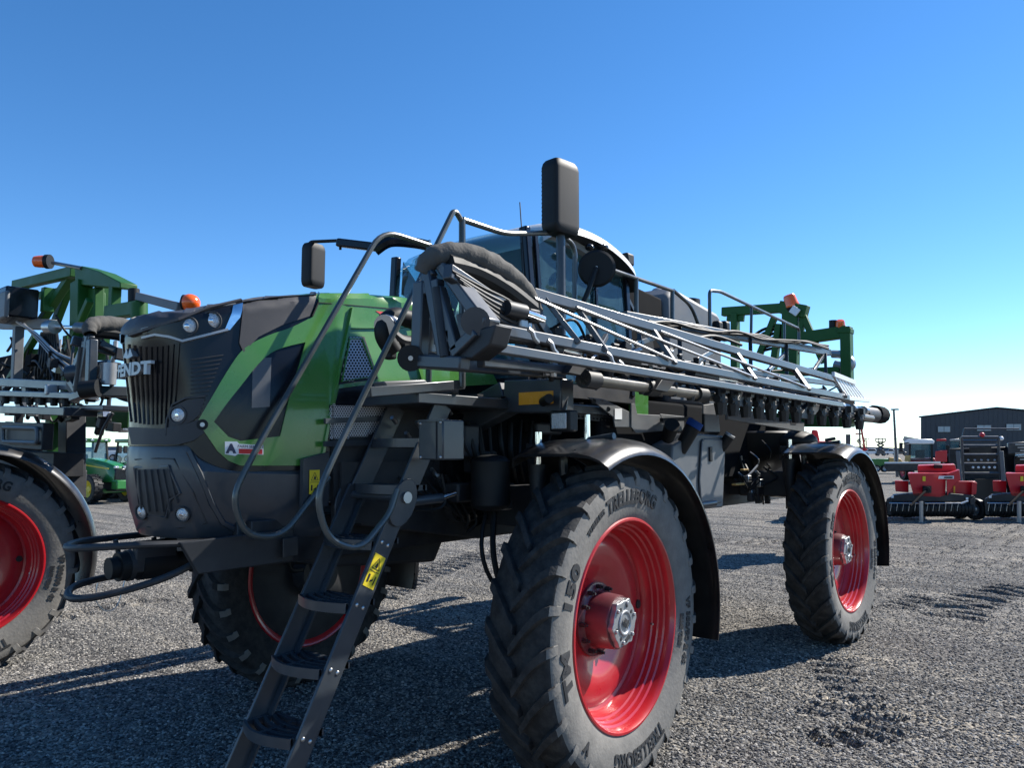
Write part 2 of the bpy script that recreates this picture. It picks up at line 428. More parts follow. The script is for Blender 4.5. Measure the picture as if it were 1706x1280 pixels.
me.materials.append(M['gravel'])
g = bpy.data.objects.new('ground', me); COL.objects.link(g); g['kind'] = 'structure'
# loose stones on the gravel, denser near the viewer
rs = np.random.RandomState(3)
N_ST = 230000
rad = 2.7*np.exp(rs.rand(N_ST)**1.0*math.log(24/2.6)); ang = HEAD+np.pi/2+(rs.rand(N_ST)-.5)*R(80)
sx = CAM.x+rad*np.cos(ang); sy = CAM.y+rad*np.sin(ang); sz = gheight(sx, sy)
me = bpy.data.meshes.new('loose_gravel'); me.vertices.add(N_ST)
me.vertices.foreach_set('co', np.stack([sx, sy, sz], 1).ravel())
st = bpy.data.objects.new('loose_gravel', me); COL.objects.link(st); st['kind'] = 'stuff'
st['label'] = 'loose grey crushed stone covering the yard'; st['category'] = 'gravel'
ng = bpy.data.node_groups.new('scatter', 'GeometryNodeTree')
ng.interface.new_socket('Geometry', in_out='INPUT', socket_type='NodeSocketGeometry'); ng.interface.new_socket('Geometry', in_out='OUTPUT', socket_type='NodeSocketGeometry')
n = ng.nodes; gi = n.new('NodeGroupInput'); go = n.new('NodeGroupOutput'); ip = n.new('GeometryNodeInstanceOnPoints')
ico = n.new('GeometryNodeMeshIcoSphere'); ico.inputs['Radius'].default_value = 1; ico.inputs['Subdivisions'].default_value = 1
sm = n.new('GeometryNodeSetMaterial'); sm.inputs['Material'].default_value = M['stone']
ng.links.new(ico.outputs[0], sm.inputs[0]); ng.links.new(sm.outputs[0], ip.inputs['Instance']); ng.links.new(gi.outputs[0], ip.inputs['Points'])
r1 = n.new('FunctionNodeRandomValue'); r1.data_type = 'FLOAT_VECTOR'; r1.inputs[0].default_value = (.005, .004, .0025); r1.inputs[1].default_value = (.020, .0145, .011)
r2 = n.new('FunctionNodeRandomValue'); r2.data_type = 'FLOAT_VECTOR'; r2.inputs[0].default_value = (-.6, -.6, 0); r2.inputs[1].default_value = (.6, .6, 6.28); r2.inputs['Seed'].default_value = 5
ng.links.new(r1.outputs[0], ip.inputs['Scale']); ng.links.new(r2.outputs[0], ip.inputs['Rotation']); ng.links.new(ip.outputs[0], go.inputs[0])
md = st.modifiers.new('scatter', 'NODES'); md.node_group = ng
# ================================================================== the big sprayer
SPR = thing('crop_sprayer', 'large green and grey self-propelled crop sprayer with red wheels and folded booms', 'sprayer')
WB = 4.293; TX = 1.53; WZ = .90

# ------------------------------------------------------------------ wheels (built along local +X = outward)
def tyre_mb():
    mb = MB(); prof = []
    half = [(.150, .585), (.168, .605), (.185, .64), (.200, .70), (.207, .76), (.204, .81), (.194, .85), (.172, .875), (.12, .885), (.06, .889)]
    prof = half+[(0, .890)]+[(-a, b) for a, b in reversed(half)]
    mb.lathe(prof, (0,0,0), (1,0,0), 112)
    lug = MB(); NL = 27; pitch = 2*math.pi/NL
    def ring(x): # tyre surface radius at x
        pts = sorted([(a, b) for a, b in half if b > .8]+[(0, .89)])
        for (a, b), (c, d) in zip(pts, pts[1:]):
            if a <= x <= c: return b+(d-b)*(x-a)/(c-a)
        return pts[-1][1]
    for s in (1, -1):
        for k in range(NL):
            p0 = k*pitch+(pitch/2 if s < 0 else 0); rows = []
            path = [(-.012, .0, .926), (.03, .055, .928), (.08, .125, .927), (.13, .185, .922), (.172, .225, .912), (.196, .242, .885), (.2115, .25, .845), (.209, .254, .80)]
            for j, (x, dphi, rt) in enumerate(path):
                wt = (.040+.010*min(1, j/4))/.92; wb = wt*1.55
                rb = .878 if x < .15 else (.868 if x < .18 else .84 if j < 6 else .79)
                xb = x if j < 5 else x-.03
                row = []
                for (rr, ww, xx) in ((rb, -wb/2, xb), (rt, -wt/2, x), (rt, wt/2, x), (rb, wb/2, xb)):
                    a = p0+dphi+ww; row.append((s*xx, -rr*math.cos(a), rr*math.sin(a)))
                rows.append(row)
            q = [p for r_ in rows for p in r_]; fs = []
            for j in range(len(rows)-1):
                for i in range(3): fs.append((j*4+i, j*4+i+1, j*4+5+i, j*4+4+i))
            e = (len(rows)-1)*4; fs += [(0, 3, 2, 1), (e, e+1, e+2, e+3)]
            lug.add(q, fs)
    for o in (mb, lug):
        o.v = [(x*(1+.06*max(0, -.72-z)), y, max(z, -.905)) for x, y, z in o.v]
    return mb, lug
def build_wheel(full=True):
    w_ = MB()
    # rim: barrel with ribs, disc dish
    w_.lathe([(.172, .612), (.180, .606), (.180, .594), (.166, .586), (.145, .580), (.120, .578), (.112, .566), (.085, .562), (.078, .550), (.050, .547), (.043, .537), (.005, .533), (-.008, .524), (-.03, .518),
              (-.036, .50), (-.020, .47), (-.012, .42), (-.018, .36), (-.035, .30), (-.058, .25), (-.066, .20), (-.066, .0)], (0,0,0), (1,0,0), 72)
    w_.lathe([(-.066, .0), (-.08, .5), (-.17, .57), (-.178, .60), (-.172, .61)], (0,0,0), (1,0,0), 48)
    wheel = w_.obj('wheel', 'red', None, 40)
    MB().lathe([(-.155, .0), (-.165, .30), (-.160, .54), (-.150, .565), (-.13, .57), (-.12, .0)], (0,0,0), (1,0,0), 48).obj('inner_shade_disc', 'dark', wheel, 40)  # dark disc added to stand in for shade inside the rim
    t, lg = tyre_mb()
    ty = t.obj('tyre', 'sidewall', wheel, 40)
    # the tread band takes the darker rubber
    ty.data.materials.append(M['tyre'])
    for p in ty.data.polygons:
        if math.hypot(p.center.y, p.center.z) > .845 or p.center.x < 0: p.material_index = 1
    tr = lg.obj('tread', 'tyre', wheel, 30)
    tr.data.materials.append(M['sidewall'])
    for p in tr.data.polygons:
        if abs(p.center.x) > .19: p.material_index = 1
    # hub
    h = MB(); h.lathe([(-.07, .0), (-.07, .215), (-.045, .215), (-.04, .175), (-.03, .165), (.10, .155), (.11, .150), (.11, 0)], (0,0,0), (1,0,0), 40)
    hub = h.obj('hub', 'hub_red', wheel, 40)
    b = MB()
    for k in range(12):
        a = 2*math.pi*k/12; c = V((-.045, .192*math.cos(a), .192*math.sin(a)))
        b.cyl(c, c+V((.035, 0, 0)), .014, n=6); b.cyl(c+V((.035,0,0)), c+V((.05, 0, 0)), .008, n=6)
    stuff(b.obj('lug_bolts', 'dark', wheel, 30))
    # hub cap: lobed silver cover
    pl = []
    for k in range(72):
        a = 2*math.pi*k/72; r = .128+.018*max(0, math.cos(3*a*2/1.0-.6))**2
        pl.append((.108, r*math.cos(a), r*math.sin(a)))
    c = MB().prism(pl, (.035, 0, 0)); c.lathe([(.143, .0), (.143, .075), (.151, .072), (.151, .06), (.144, .055), (.144, .0)], (0,0,0), (1,0,0), 28)
    for k in range(6):
        a = 2*math.pi*k/6+.3; o = V((.143, .112*math.cos(a), .112*math.sin(a))); c.cyl(o, o+V((.012, 0, 0)), .013, n=6)
    c.obj('hub_cap', 'silver', wheel, 30, .003)
    i_ = MB()
    for a, rad in ((.6, .095), (1.3, .1), (2.1, .095), (3.4, .1), (4.2, .095), (5.2, .1)):
        i_.cyl((.1425, rad*math.cos(a), rad*math.sin(a)), (.1455, rad*math.cos(a), rad*math.sin(a)), .012, n=10)
    for k in range(5): i_.box((.1525, -.03+.015*k, 0), (.003, .006, .07-.02*abs(k-2)), Matrix.Rotation(.4, 3, 'X'))
    i_.box((.1445, .03, -.092), (.003, .05, .025), Matrix.Rotation(.5, 3, 'X'))
    stuff(i_.obj('cap_emblem', 'letter', wheel, 0))
    for yy in (-.455, .455):
        s_ = MB(); s_.cyl((-.018, yy, .02), (-.006, yy, .02), .028, n=14); s_.obj('hand_hole', 'black_ink', wheel)
    v_ = MB(); v_.cyl((.02, .536, -.11), (.06, .52, -.11), .006); v_.obj('valve', 'steel', wheel)
    if full:
        def arc(ph, r0, flip=1, xo=.003):
            def fn(p):
                r = r0+flip*p.y; a = ph-flip*p.x/r0
                # sidewall x at radius r
                hp = [(.585, .150), (.605, .168), (.64, .185), (.70, .200), (.76, .207), (.81, .204), (.85, .194), (.9, .18)]
                x = .2
                for (ra, xa), (rb, xb) in zip(hp, hp[1:]):
                    if ra <= r <= rb: x = xa+(xb-xa)*(r-ra)/(rb-ra)
                return V((x+xo+p.z, -r*math.cos(a)*-1, r*math.sin(a)))
            return fn
        text_mb('TRELLEBORG', .115, .006, fn=arc(math.pi*.5, .735), spacing=1.05, bold=.004, sx=.85).obj('lettering', 'letter', wheel, 0)
        text_mb('TRELLEBORG', .115, .006, fn=arc(math.pi*1.52, .735), spacing=1.05, bold=.004, sx=.85).obj('lettering', 'letter', wheel, 0)
        text_mb('TM', .125, .006, fn=arc(math.pi*1.055, .722), spacing=1.1, bold=.006, sx=1.3).obj('lettering', 'letter', wheel, 0)
        text_mb('150', .125, .006, fn=arc(math.pi*.868, .722), spacing=1.1, bold=.006, sx=1.3).obj('lettering', 'letter', wheel, 0)
        text_mb('TUBELESS', .045, .004, fn=arc(math.pi*.69, .745), spacing=1.1, bold=.002).obj('lettering', 'letter', wheel, 0)
        text_mb('VF 380/90 R 46', .06, .005, fn=arc(math.pi*1.93, .735), spacing=1.1, bold=.003).obj('lettering', 'letter', wheel, 0)
        text_mb('BLUE TIRE', .04, .004, fn=arc(math.pi*1.93, .665), spacing=1.1, bold=.003).obj('lettering', 'letter', wheel, 0)
        text_mb('V', .075, .005, fn=arc(math.pi*1.25, .75), bold=.006).obj('lettering', 'letter', wheel, 0)
    return wheel
WHEEL = build_wheel()
def set_wheel(w_, parent, x, y, z=WZ, right=False, steer=0, spin=0):
    w_.parent = parent; w_.location = (x, y, z)
    w_.rotation_euler = (0, 0, steer+(math.pi if right else 0))
set_wheel(WHEEL, SPR, TX, 0, steer=R(2.6))
for (x, y, rgt, st_) in ((TX, WB, False, 0), (-TX, 0, True, R(2.6)), (-TX, WB, True, 0)):
    w2 = copy_tree(WHEEL); set_wheel(w2, SPR, x, y, right=rgt, steer=st_)

# ------------------------------------------------------------------ fenders (arc shells over the wheels)
def fender_mb(a0, a1, r=1.07, x0=-.30, x1=.27):
    mb = MB(); n = 30; prof = [(x0, r-.07), (x0+.02, r-.01), (x0+.07, r+.018), (x0+.16, r+.024), (x1-.18, r+.026), (x1-.11, r+.012), (x1-.05, r-.015), (x1-.005, r-.055), (x1, r-.075), (x1-.012, r-.075), (x1-.055, r-.03), (x1-.12, r-.004), (0, r+.008), (x0+.08, r+.003), (x0+.03, r-.022), (x0+.012, r-.07)]
    q = []; m = len(prof)
    for i in range(n+1):
        a = a0+(a1-a0)*i/n; e = 1-.02*max(0, (a-R(60)))  # flattens toward the front edge
        for x, rr in prof: q.append((x, rr*e*math.cos(a), rr*e*math.sin(a)))
    fs = [(i*m+j, i*m+(j+1) % m, (i+1)*m+(j+1) % m, (i+1)*m+j) for i in range(n) for j in range(m)]
    fs += [tuple(range(m)), tuple(n*m+j for j in reversed(range(m)))]
    return mb.add(q, fs)
FEN = fender_mb(R(-16), R(113), 1.045, -.42, .27)
fen_me = FEN.mesh('fender', 'fender', 50); fen_mm = FEN.mirror().mesh('fender', 'fender', 50)
FRONT_FENDER = None
for x, y in ((TX, 0), (TX, WB), (-TX, 0), (-TX, WB)):
    o = link('fender', fen_me if x > 0 else fen_mm, SPR); o.location = (x+.02*(1 if x > 0 else -1), y, WZ+.02)
    if FRONT_FENDER is None: FRONT_FENDER = o
    s = 1 if x > 0 else -1
    bk = MB(); bk.tube(bend([(s*-.28, .0, .62), (s*-.28, -.05, 1.0), (s*-.28, .35, 1.05)], .1), .03, 8); bk.tube([(s*-.28, -.05, 1.02), (s*.1, -.05, 1.07)], .022, 8)
    bk.obj('fender_bracket', 'grey', o)
# front lip plate
# ------------------------------------------------------------------ hood: a lofted shell from nose to cab
BOT = [(0, -2.085), (.12, -2.075), (.24, -2.035), (.32, -1.985), (.365, -1.925), (.42, -1.78), (.50, -1.55), (.555, -1.30), (.575, -1.27), (.575, -1.1), (.575, -.7), (.575, -.25)]
TOP = [(0, -2.15), (.11, -2.14), (.21, -2.10), (.29, -2.03), (.345, -1.92), (.385, -1.75), (.43, -1.48), (.47, -1.24), (.48, -1.2), (.49, -1.02), (.50, -.7), (.52, -.25)]
ZT = [2.545, 2.55, 2.565, 2.585, 2.61, 2.66, 2.735, 2.79, 2.795, 2.82, 2.84, 2.85]
def hood_pt(i, s):
    zb = 1.93 if i < 4 else 1.86 if i < 5 else 1.80
    zt = ZT[i]; z = zb+(zt-zb)*s
    k = max(0, min(1, (z-2.12)/(zt-2.12))); k = k*k*(3-2*k)*.85+.15*k
    return (BOT[i][0]*(1-k)+TOP[i][0]*k, BOT[i][1]*(1-k)+TOP[i][1]*k, z)
def hood_half():
    rows = 14; cols = []
    for i in range(len(BOT)):
        c = [hood_pt(i, j/rows) for j in range(rows+1)]
        x, y, z = c[-1]
        # roll over the edge to the crown
        for a in (.25, .5, .75, 1): c.append((x*(1-.10*a), y+.02*a*(1 if y < -1.9 else 0), z+.035*math.sin(a*math.pi/2)))
        for f in (.72, .5, .25, 0): c.append((x*.9*f, y+.02*(1 if y < -1.9 else 0)-(0), z+.035+.03*(1-f*f)))
        cols.append(c)
    dense = []
    n = len(cols[0])
    for k in range(n): dense.append(spline([c[k] for c in cols], 5))
    m = len(dense[0]); q = [dense[k][i] for i in range(m) for k in range(n)]
    fs = [(i*n+k, i*n+k+1, (i+1)*n+k+1, (i+1)*n+k) for i in range(m-1) for k in range(n-1)]
    return MB().add(q, fs)
hh = hood_half(); full = MB().join(hh).join(hh.mirror())
HOOD = full.obj('hood', 'gloss_black', SPR, 40); HB = bvh_of(full)
for mm in ('cap', 'green'): HOOD.data.materials.append(M[mm])
for p in HOOD.data.polygons:
    if p.normal.z > .55: p.material_index = 1 if p.center.y < -1.36 else 2
# lower bumper shell
def offs(L, d):
    out = []
    for i, (x, y) in enumerate(L):
        a = L[max(0, i-1)]; b = L[min(len(L)-1, i+1)]; t = V((b[0]-a[0], b[1]-a[1])).normalized()
        out.append((x+t.y*d if i else 0, y-t.x*d))
    return out
def bumper_half():
    cols = []
    B0 = BOT[:8]
    for i in range(len(B0)):
        c = []
        for z, d in ((2.03, -.06), (2.0, -.035), (1.95, -.012), (1.90, .0), (1.80, .005), (1.70, .0), (1.60, -.02), (1.52, -.045), (1.47, -.06), (1.455, -.075), (1.455, -.14)):
            p = offs(B0, d+(.006 if i >= 4 else 0))[i]; zz = z
            if i >= 4: zz = z-(.10+.09*(i-4)/3 if z > 1.85 else .03*(i-4)/3)
            c.append((p[0]*(1 if i < 5 else 1.0), p[1], zz))
        cols.append(c)
    n = len(cols[0]); dense = [spline([c[k] for c in cols], 5) for k in range(n)]
    m = len(dense[0]); q = [dense[k][i] for i in range(m) for k in range(n)]
    return MB().add(q, [(i*n+k, i*n+k+1, (i+1)*n+k+1, (i+1)*n+k) for i in range(m-1) for k in range(n-1)])
bh = bumper_half(); bf = MB().join(bh).join(bh.mirror())
BUMP = bf.obj('bumper', 'grey', SPR, 40); BB = bvh_of(bf)
# matte cap over the nose
cap = [(194, 552), (197, 538), (240, 528), (300, 511), (350, 498), (400, 489), (460, 482), (526, 478), (527, 492), (516, 527), (470, 542), (430, 562), (405, 588), (398, 572), (404, 512), (370, 512), (300, 532), (237, 551), (215, 558)]
def panel(parent, name, bvh, poly, material, off=.006, thick=.01, res=8, holes=(), mirror=False, smooth=30):
    mb = on_surface(bvh, poly, off, thick, res, holes); o = mb.obj(name, material, parent, smooth)
    if mirror: mb.mirror().obj(name, material, parent, smooth)
    return o
GRN = spline([(329, 703), (352, 663), (385, 608), (408, 580), (445, 560), (485, 546), (520, 528)], 4)
GRN = [(p.x, p.y) for p in GRN]+[(530, 505), (530, 480), (570, 480), (620, 483), (660, 487), (700, 493), (745, 500), (748, 640), (690, 640), (650, 636), (563, 648), (550, 700), (535, 776), (470, 776), (400, 776), (380, 768), (362, 752)]
WIN = [(p.x, p.y) for p in spline([(356, 703), (378, 672), (402, 642), (430, 607), (460, 584), (508, 571)], 4)]+[(500, 600), (482, 660), (466, 727), (400, 735), (380, 728)]
panel(SPR, 'hood_side_panel', HB, GRN, 'green', .010, .02, 8, [WIN], True)
panel(HOOD, 'hood_cap', HB, [(p[0], p[1]) for p in cap], 'cap', .010, .016, 8, (), True)
# smoked side window with the filter housing seen behind it
panel(HOOD, 'side_window', HB, [(360, 703), (380, 675), (404, 645), (432, 611), (462, 588), (503, 576), (478, 660), (462, 723), (400, 731), (383, 725)], 'gloss_black', .002, .004, 10)
panel(HOOD, 'filter_housing', HB, [(421, 598), (452, 596), (449, 678), (419, 680)], 'tank_grey', .0045, .002, 10)
# crease blade in front of the vent and the grey step fairing behind it
def strip(bvh, pts, w, h, material, parent, name):
    mb = MB(); P = [hit(bvh, *p) for p in pts]
    rows = []
    for i, (p, n) in enumerate(P):
        t = (P[min(i+1, len(P)-1)][0]-P[max(i-1, 0)][0]).normalized(); s = t.cross(n).normalized()
        rows.append([p-s*w, p-s*w*.6+n*h, p+s*w*.6+n*h, p+s*w])
    q = [x for r_ in rows for x in r_]
    mb.add(q, [(i*4+j, i*4+j+1, i*4+5+j, i*4+4+j) for i in range(len(rows)-1) for j in range(3)]+[(0, 1, 2, 3), tuple(len(q)-4+j for j in (3, 2, 1, 0))])
    return mb.obj(name, material, parent, 20)
strip(HB, [(590, 485), (584, 515), (578, 548), (566, 600), (556, 650), (545, 712), (533, 774)], .012, .028, 'green', SPR, 'hood_crease')
strip(HB, [(527, 481), (529, 505), (519, 528)], .006, .016, 'rubber', HOOD, 'seam')
strip(HB, [(530, 505), (580, 509), (640, 514), (700, 520)], .004, .014, 'rubber', HOOD, 'seam')
strip(HB, [(580, 548), (640, 547), (690, 545)], .006, .024, 'green', HOOD, 'hood_fold')
# upper vent: dark well and honeycomb screen
VENT = [(579, 566), (600, 566), (622, 628), (566, 637)]
panel(HOOD, 'vent_well', HB, [(575, 562), (605, 562), (628, 632), (561, 642)], 'black_ink', .013, .004, 8)
def honeycomb(bvh, poly, s, r_in, off, name, material, parent, ax=1.0):
    mb = MB(); x0 = min(p[0] for p in poly); x1 = max(p[0] for p in poly); y0 = min(p[1] for p in poly); y1 = max(p[1] for p in poly)
    dy = s*.866; row = 0; y = y0
    while y <= y1:
        x = x0+(s*ax/2 if row % 2 else 0)
        while x <= x1:
            if inpoly((x, y), poly) and not (misses(bvh, x, y) or misses(bvh, x+2, y) or misses(bvh, x, y+2)):
                h, n = hit(bvh, x, y); ex, _ = hit(bvh, x+2, y); ey, _ = hit(bvh, x, y+2)
                dx = (ex-h)/2; dyv = (ey-h)/2; q = []
                for rr in (s*.60, s*r_in):
                    for k in range(6):
                        a = math.pi/6+k*math.pi/3; q.append(h+n*off+dx*(rr*math.cos(a)*ax)+dyv*(rr*math.sin(a)))
                mb.add(q, [(k, (k+1) % 6, 6+(k+1) % 6, 6+k) for k in range(6)])
            x += s*ax
        y += dy; row += 1
    return stuff(mb.obj(name, material, parent, 0))
honeycomb(HB, VENT, 5.2, .43, .018, 'vent_screen', 'mesh_metal', HOOD)
strip(HB, VENT+[VENT[0]], .006, .028, 'green', HOOD, 'vent_frame')
# lower engine side screen under the hood line
es = MB().prism([(.60, -1.27, 1.50), (.60, -.2, 1.50), (.60, -.2, 2.19), (.60, -1.30, 2.16)], (-.03, 0, 0))
ENG = es.obj('engine_side_panel', 'dark', SPR); EB = bvh_of(es)
honeycomb(EB, [(556, 652), (648, 642), (652, 700), (612, 726), (541, 734)], 4.2, .36, .004, 'side_screen', 'mesh_metal', ENG)
for a, b in (((541, 702), (650, 697)), ((540, 740), (690, 736))):
    MB().beam(at(*a, x=.61), at(*b, x=.61), .02, .03).obj('screen_rail', 'grey', ENG)
# dark lower engine bay skirt with bolts, below the screen
sk_ = MB().prism([(.63, -1.25, 1.50), (.63, -.1, 1.46), (.63, -.1, 1.84), (.63, -1.25, 1.84)], (-.02, 0, 0)); sk_.obj('engine_skirt', 'dark', ENG)
# nose grille: vertical slats wrapping the front
for k in range(11):
    t = k/10; xt = 206+92*t; xb = 219+70*t
    strip(HB, [(xt+(xb-xt)*f, (572+6*math.sin(math.pi*t))+(702-572)*f) for f in (0, .25, .5, .75, 1)], .0085, .008, 'gloss_black', HOOD, 'grille_slat')
strip(HB, [(200, 561), (222, 559), (245, 551), (300, 533), (350, 518), (402, 506)], .012, .030, 'cap', HOOD, 'cap_lip')
strip(HB, [(404, 507), (450, 500), (526, 494)], .003, .016, 'rubber', HOOD, 'seam')
panel(HOOD, 'nose_lip', HB, [(218, 712), (270, 715), (305, 709), (331, 700), (340, 722), (322, 735), (300, 741), (224, 741)], 'plastic', .016, .02, 8)
panel(HOOD, 'lamp_panel', HB, [(283, 716), (285, 694), (294, 676), (312, 667), (341, 664), (333, 690), (322, 702), (300, 711)], 'plastic', .012, .014, 8)
for k in range(15):       # fine horizontal louvres on the near cheek
    a = (318, 600+7*k); b = (372-2.9*k, 592+7.4*k)
    if b[0] > a[0]+8: strip(HB, [a, ((a[0]+b[0])/2, (a[1]+b[1])/2), b], .004, .006, 'plastic', HOOD, 'louvre')
# headlamp band with bright trim
HL = [(238, 551), (300, 533), (360, 517), (404, 509), (397, 530), (380, 551), (340, 560), (305, 569), (285, 562), (262, 558), (245, 564)]
hl = panel(HOOD, 'headlamp_glass', HB, HL, 'gloss_black', .014, .012, 8, (), True)
panel(hl, 'headlamp_trim', HB, [(388, 513), (404, 509), (398, 530), (381, 551), (373, 550)], 'chrome', .020, .008, 8, (), True)
strip(HB, [(241, 563), (262, 558), (285, 562), (305, 569), (340, 560), (378, 550)], .010, .022, 'silver', hl, 'headlamp_trim')
strip(HB, [(240, 549), (300, 532), (360, 516), (392, 510)], .004, .020, 'silver', hl, 'headlamp_trim')
def lamp(bvh, px, py, r, parent, name='headlamp'):
    h, n = hit(bvh, px, py); n = (n+V((0, -.5, 0))+(CAM-h).normalized()*.5).normalized(); mb = MB()
    mb.lathe([(0, r*1.25), (.016, r*1.22), (.016, r*1.02), (.006, r)], h, n, 24); o = mb.obj(name, 'plastic', parent)
    l_ = MB().lathe([(.008, r), (.015, r*.7), (.019, r*.35), (.020, 0)], h, n, 24); l_.obj('lens', 'lens', o)
    MB().lathe([(.019, r*.3), (.0215, r*.22), (.022, 0)], h, n, 12).obj('bulb_cover', 'chrome', o)
lamp(HB, 313, 544, .043, HOOD); lamp(HB, 352, 535, .043, HOOD); lamp(HB, 298, 692, .040, HOOD, 'work_lamp')
lamp(BB, 305, 857, .034, BUMP, 'fog_lamp'); lamp(BB, 238, 853, .034, BUMP, 'fog_lamp')
h_, n_ = hit(HB, 337, 708)
MB().cyl(h_+n_*.008, h_+n_*.016, .028, n=16).obj('latch', 'rubber', SPR); MB().cyl(h_+n_*.016, h_+n_*.022, .012, n=8).obj('latch_bolt', 'steel', SPR)
# recessed frame round the lower lamp
strip(HB, [(279, 726), (281, 700), (290, 675), (310, 664), (342, 661)], .007, .018, 'plastic', HOOD, 'lamp_surround')
# bumper grille with slats
strip(BB, [(226, 779), (282, 777), (301, 822), (285, 832), (278, 862), (236, 858), (226, 779)], .008, .012, 'grey', BUMP, 'grille_frame')
panel(BUMP, 'grille_plate', BB, [(229, 783), (280, 781), (297, 821), (281, 830), (275, 859), (238, 855)], 'plastic', .004, .006, 7)
for k in range(6):
    x = 233+10*k; strip(BB, [(x, 783), (x+3+1.2*k, 822), (x+6+1.5*k, 852-(14 if k > 4 else 0))], .008, .014, 'plastic', BUMP, 'grille_slat')
strip(BB, [(226, 766), (262, 764), (290, 765), (322, 820), (345, 872), (300, 880), (246, 878)], .004, .007, 'plastic', BUMP, 'bumper_edge')
strip(BB, [(315, 752), (333, 790), (352, 838), (372, 872), (415, 893)], .016, .010, 'grey', BUMP, 'bumper_crease')
# name badge on the nose, raised letters
bd = text_mb('FENDT', .090, .02, frame((0, -2.15, 2.325), (1, 0, 0), (0, 0, 1)), bold=.004, sx=1.15,
    fn=lambda p: V((p.x*1.15+.02, p.y+p.x*.0, p.z-.9*p.x*p.x)))
bd.obj('badge', 'silver', HOOD, 0)
MB().prism([(-.055, -2.16, 2.395), (-.02, -2.16, 2.44), (0, -2.16, 2.40), (.02, -2.16, 2.44), (.055, -2.16, 2.395), (0, -2.16, 2.385)], (0, .04, 0)).obj('badge_emblem', 'silver', HOOD, 0)
# dealer sticker on the green side, model lettering further back
def flat_text(bvh, txt, px, py, size, material, parent, name='lettering', off=.024, tilt=0, **kw):
    h, n = hit(bvh, px, py); e, _ = hit(bvh, px+6, py-tilt*6); xd = (e-h).normalized()
    return text_mb(txt, size, .002, frame(h+n*off, xd, n.cross(xd)), **kw).obj(name, material, parent, 0)
stk = panel(SPR, 'sticker', HB, [(374, 736), (394, 736), (398, 740), (438, 742), (438, 758), (396, 757), (391, 760), (374, 757)], 'white', .0125, .003, 10)
panel(stk, 'sticker_band', HB, [(397, 748), (436, 749), (436, 757), (397, 756)], 'sticker_red', .0140, .002, 10)
flat_text(HB, 'A', 384, 748.5, .062, 'sticker_blue', stk, off=.0145, bold=.004); flat_text(HB, 'FARM SERVICE', 417, 744.8, .021, 'sticker_blue', stk, off=.0145, tilt=-.03)
panel(SPR, 'hood_stripe', HB, [(624, 519), (648, 521), (648, 536)], 'sticker_red', .0125, .003, 10)
flat_text(HB, 'ROGATOR', 672, 530, .075, 'white', SPR, off=.014, sx=.9)
# warning decal
def decal(parent, o, xd, yd, w, h):
    f = frame(o, xd, yd); mb = MB().add([f @ V(p) for p in ((-w/2, -h/2, 0), (w/2, -h/2, 0), (w/2, h/2, 0), (-w/2, h/2, 0))], [(0, 1, 2, 3)])
    mb.prism([f @ V(p) for p in ((-w/2, -h/2, -.002), (w/2, -h/2, -.002), (w/2, h/2, -.002), (-w/2, h/2, -.002))], f.to_3x3() @ V((0, 0, .0015)))
    d = mb.obj('warning_decal', 'yellow', parent, 0)
    k = MB(); z = .0012
    def poly(ps): k.add([f @ V((a*w, b*h, z)) for a, b in ps], [tuple(range(len(ps)))])
    t = .05
    tri = [(-.38, .06), (.38, .06), (0, .42)]
    for i in range(3):
        a = V(tri[i]); b = V(tri[(i+1) % 3]); c = V((0, .18)); poly([a, b, b+(c-b)*.18, a+(c-a)*.18])
    poly([(-.12, .12), (.10, .10), (.14, .18), (.02, .28), (-.06, .2)])
    poly([(-.42, .0), (.42, .0), (.42, -.02), (-.42, -.02)])
    poly([(-.36, -.36), (-.2, -.36), (-.2, -.12), (-.36, -.12)]); poly([(-.1, -.28), (.14, -.22), (.14, -.28), (-.1, -.34)]); poly([(.2, -.38), (.3, -.38), (.36, -.12), (.26, -.12)])
    stuff(k.obj('decal_print', 'black_ink', d, 0)); return d
h_, n_ = hit(BB, 511, 798)
decal(SPR, V((.59, -1.40, 1.735)), (.0, 1, 0), (0, 0, 1), .065, .13)
MB().prism([(.555, -1.47, 1.60), (.555, -1.30, 1.60), (.555, -1.30, 1.90), (.555, -1.47, 1.86)], (.028, 0, 0)).obj('bumper_rear_plate', 'grey', BUMP)
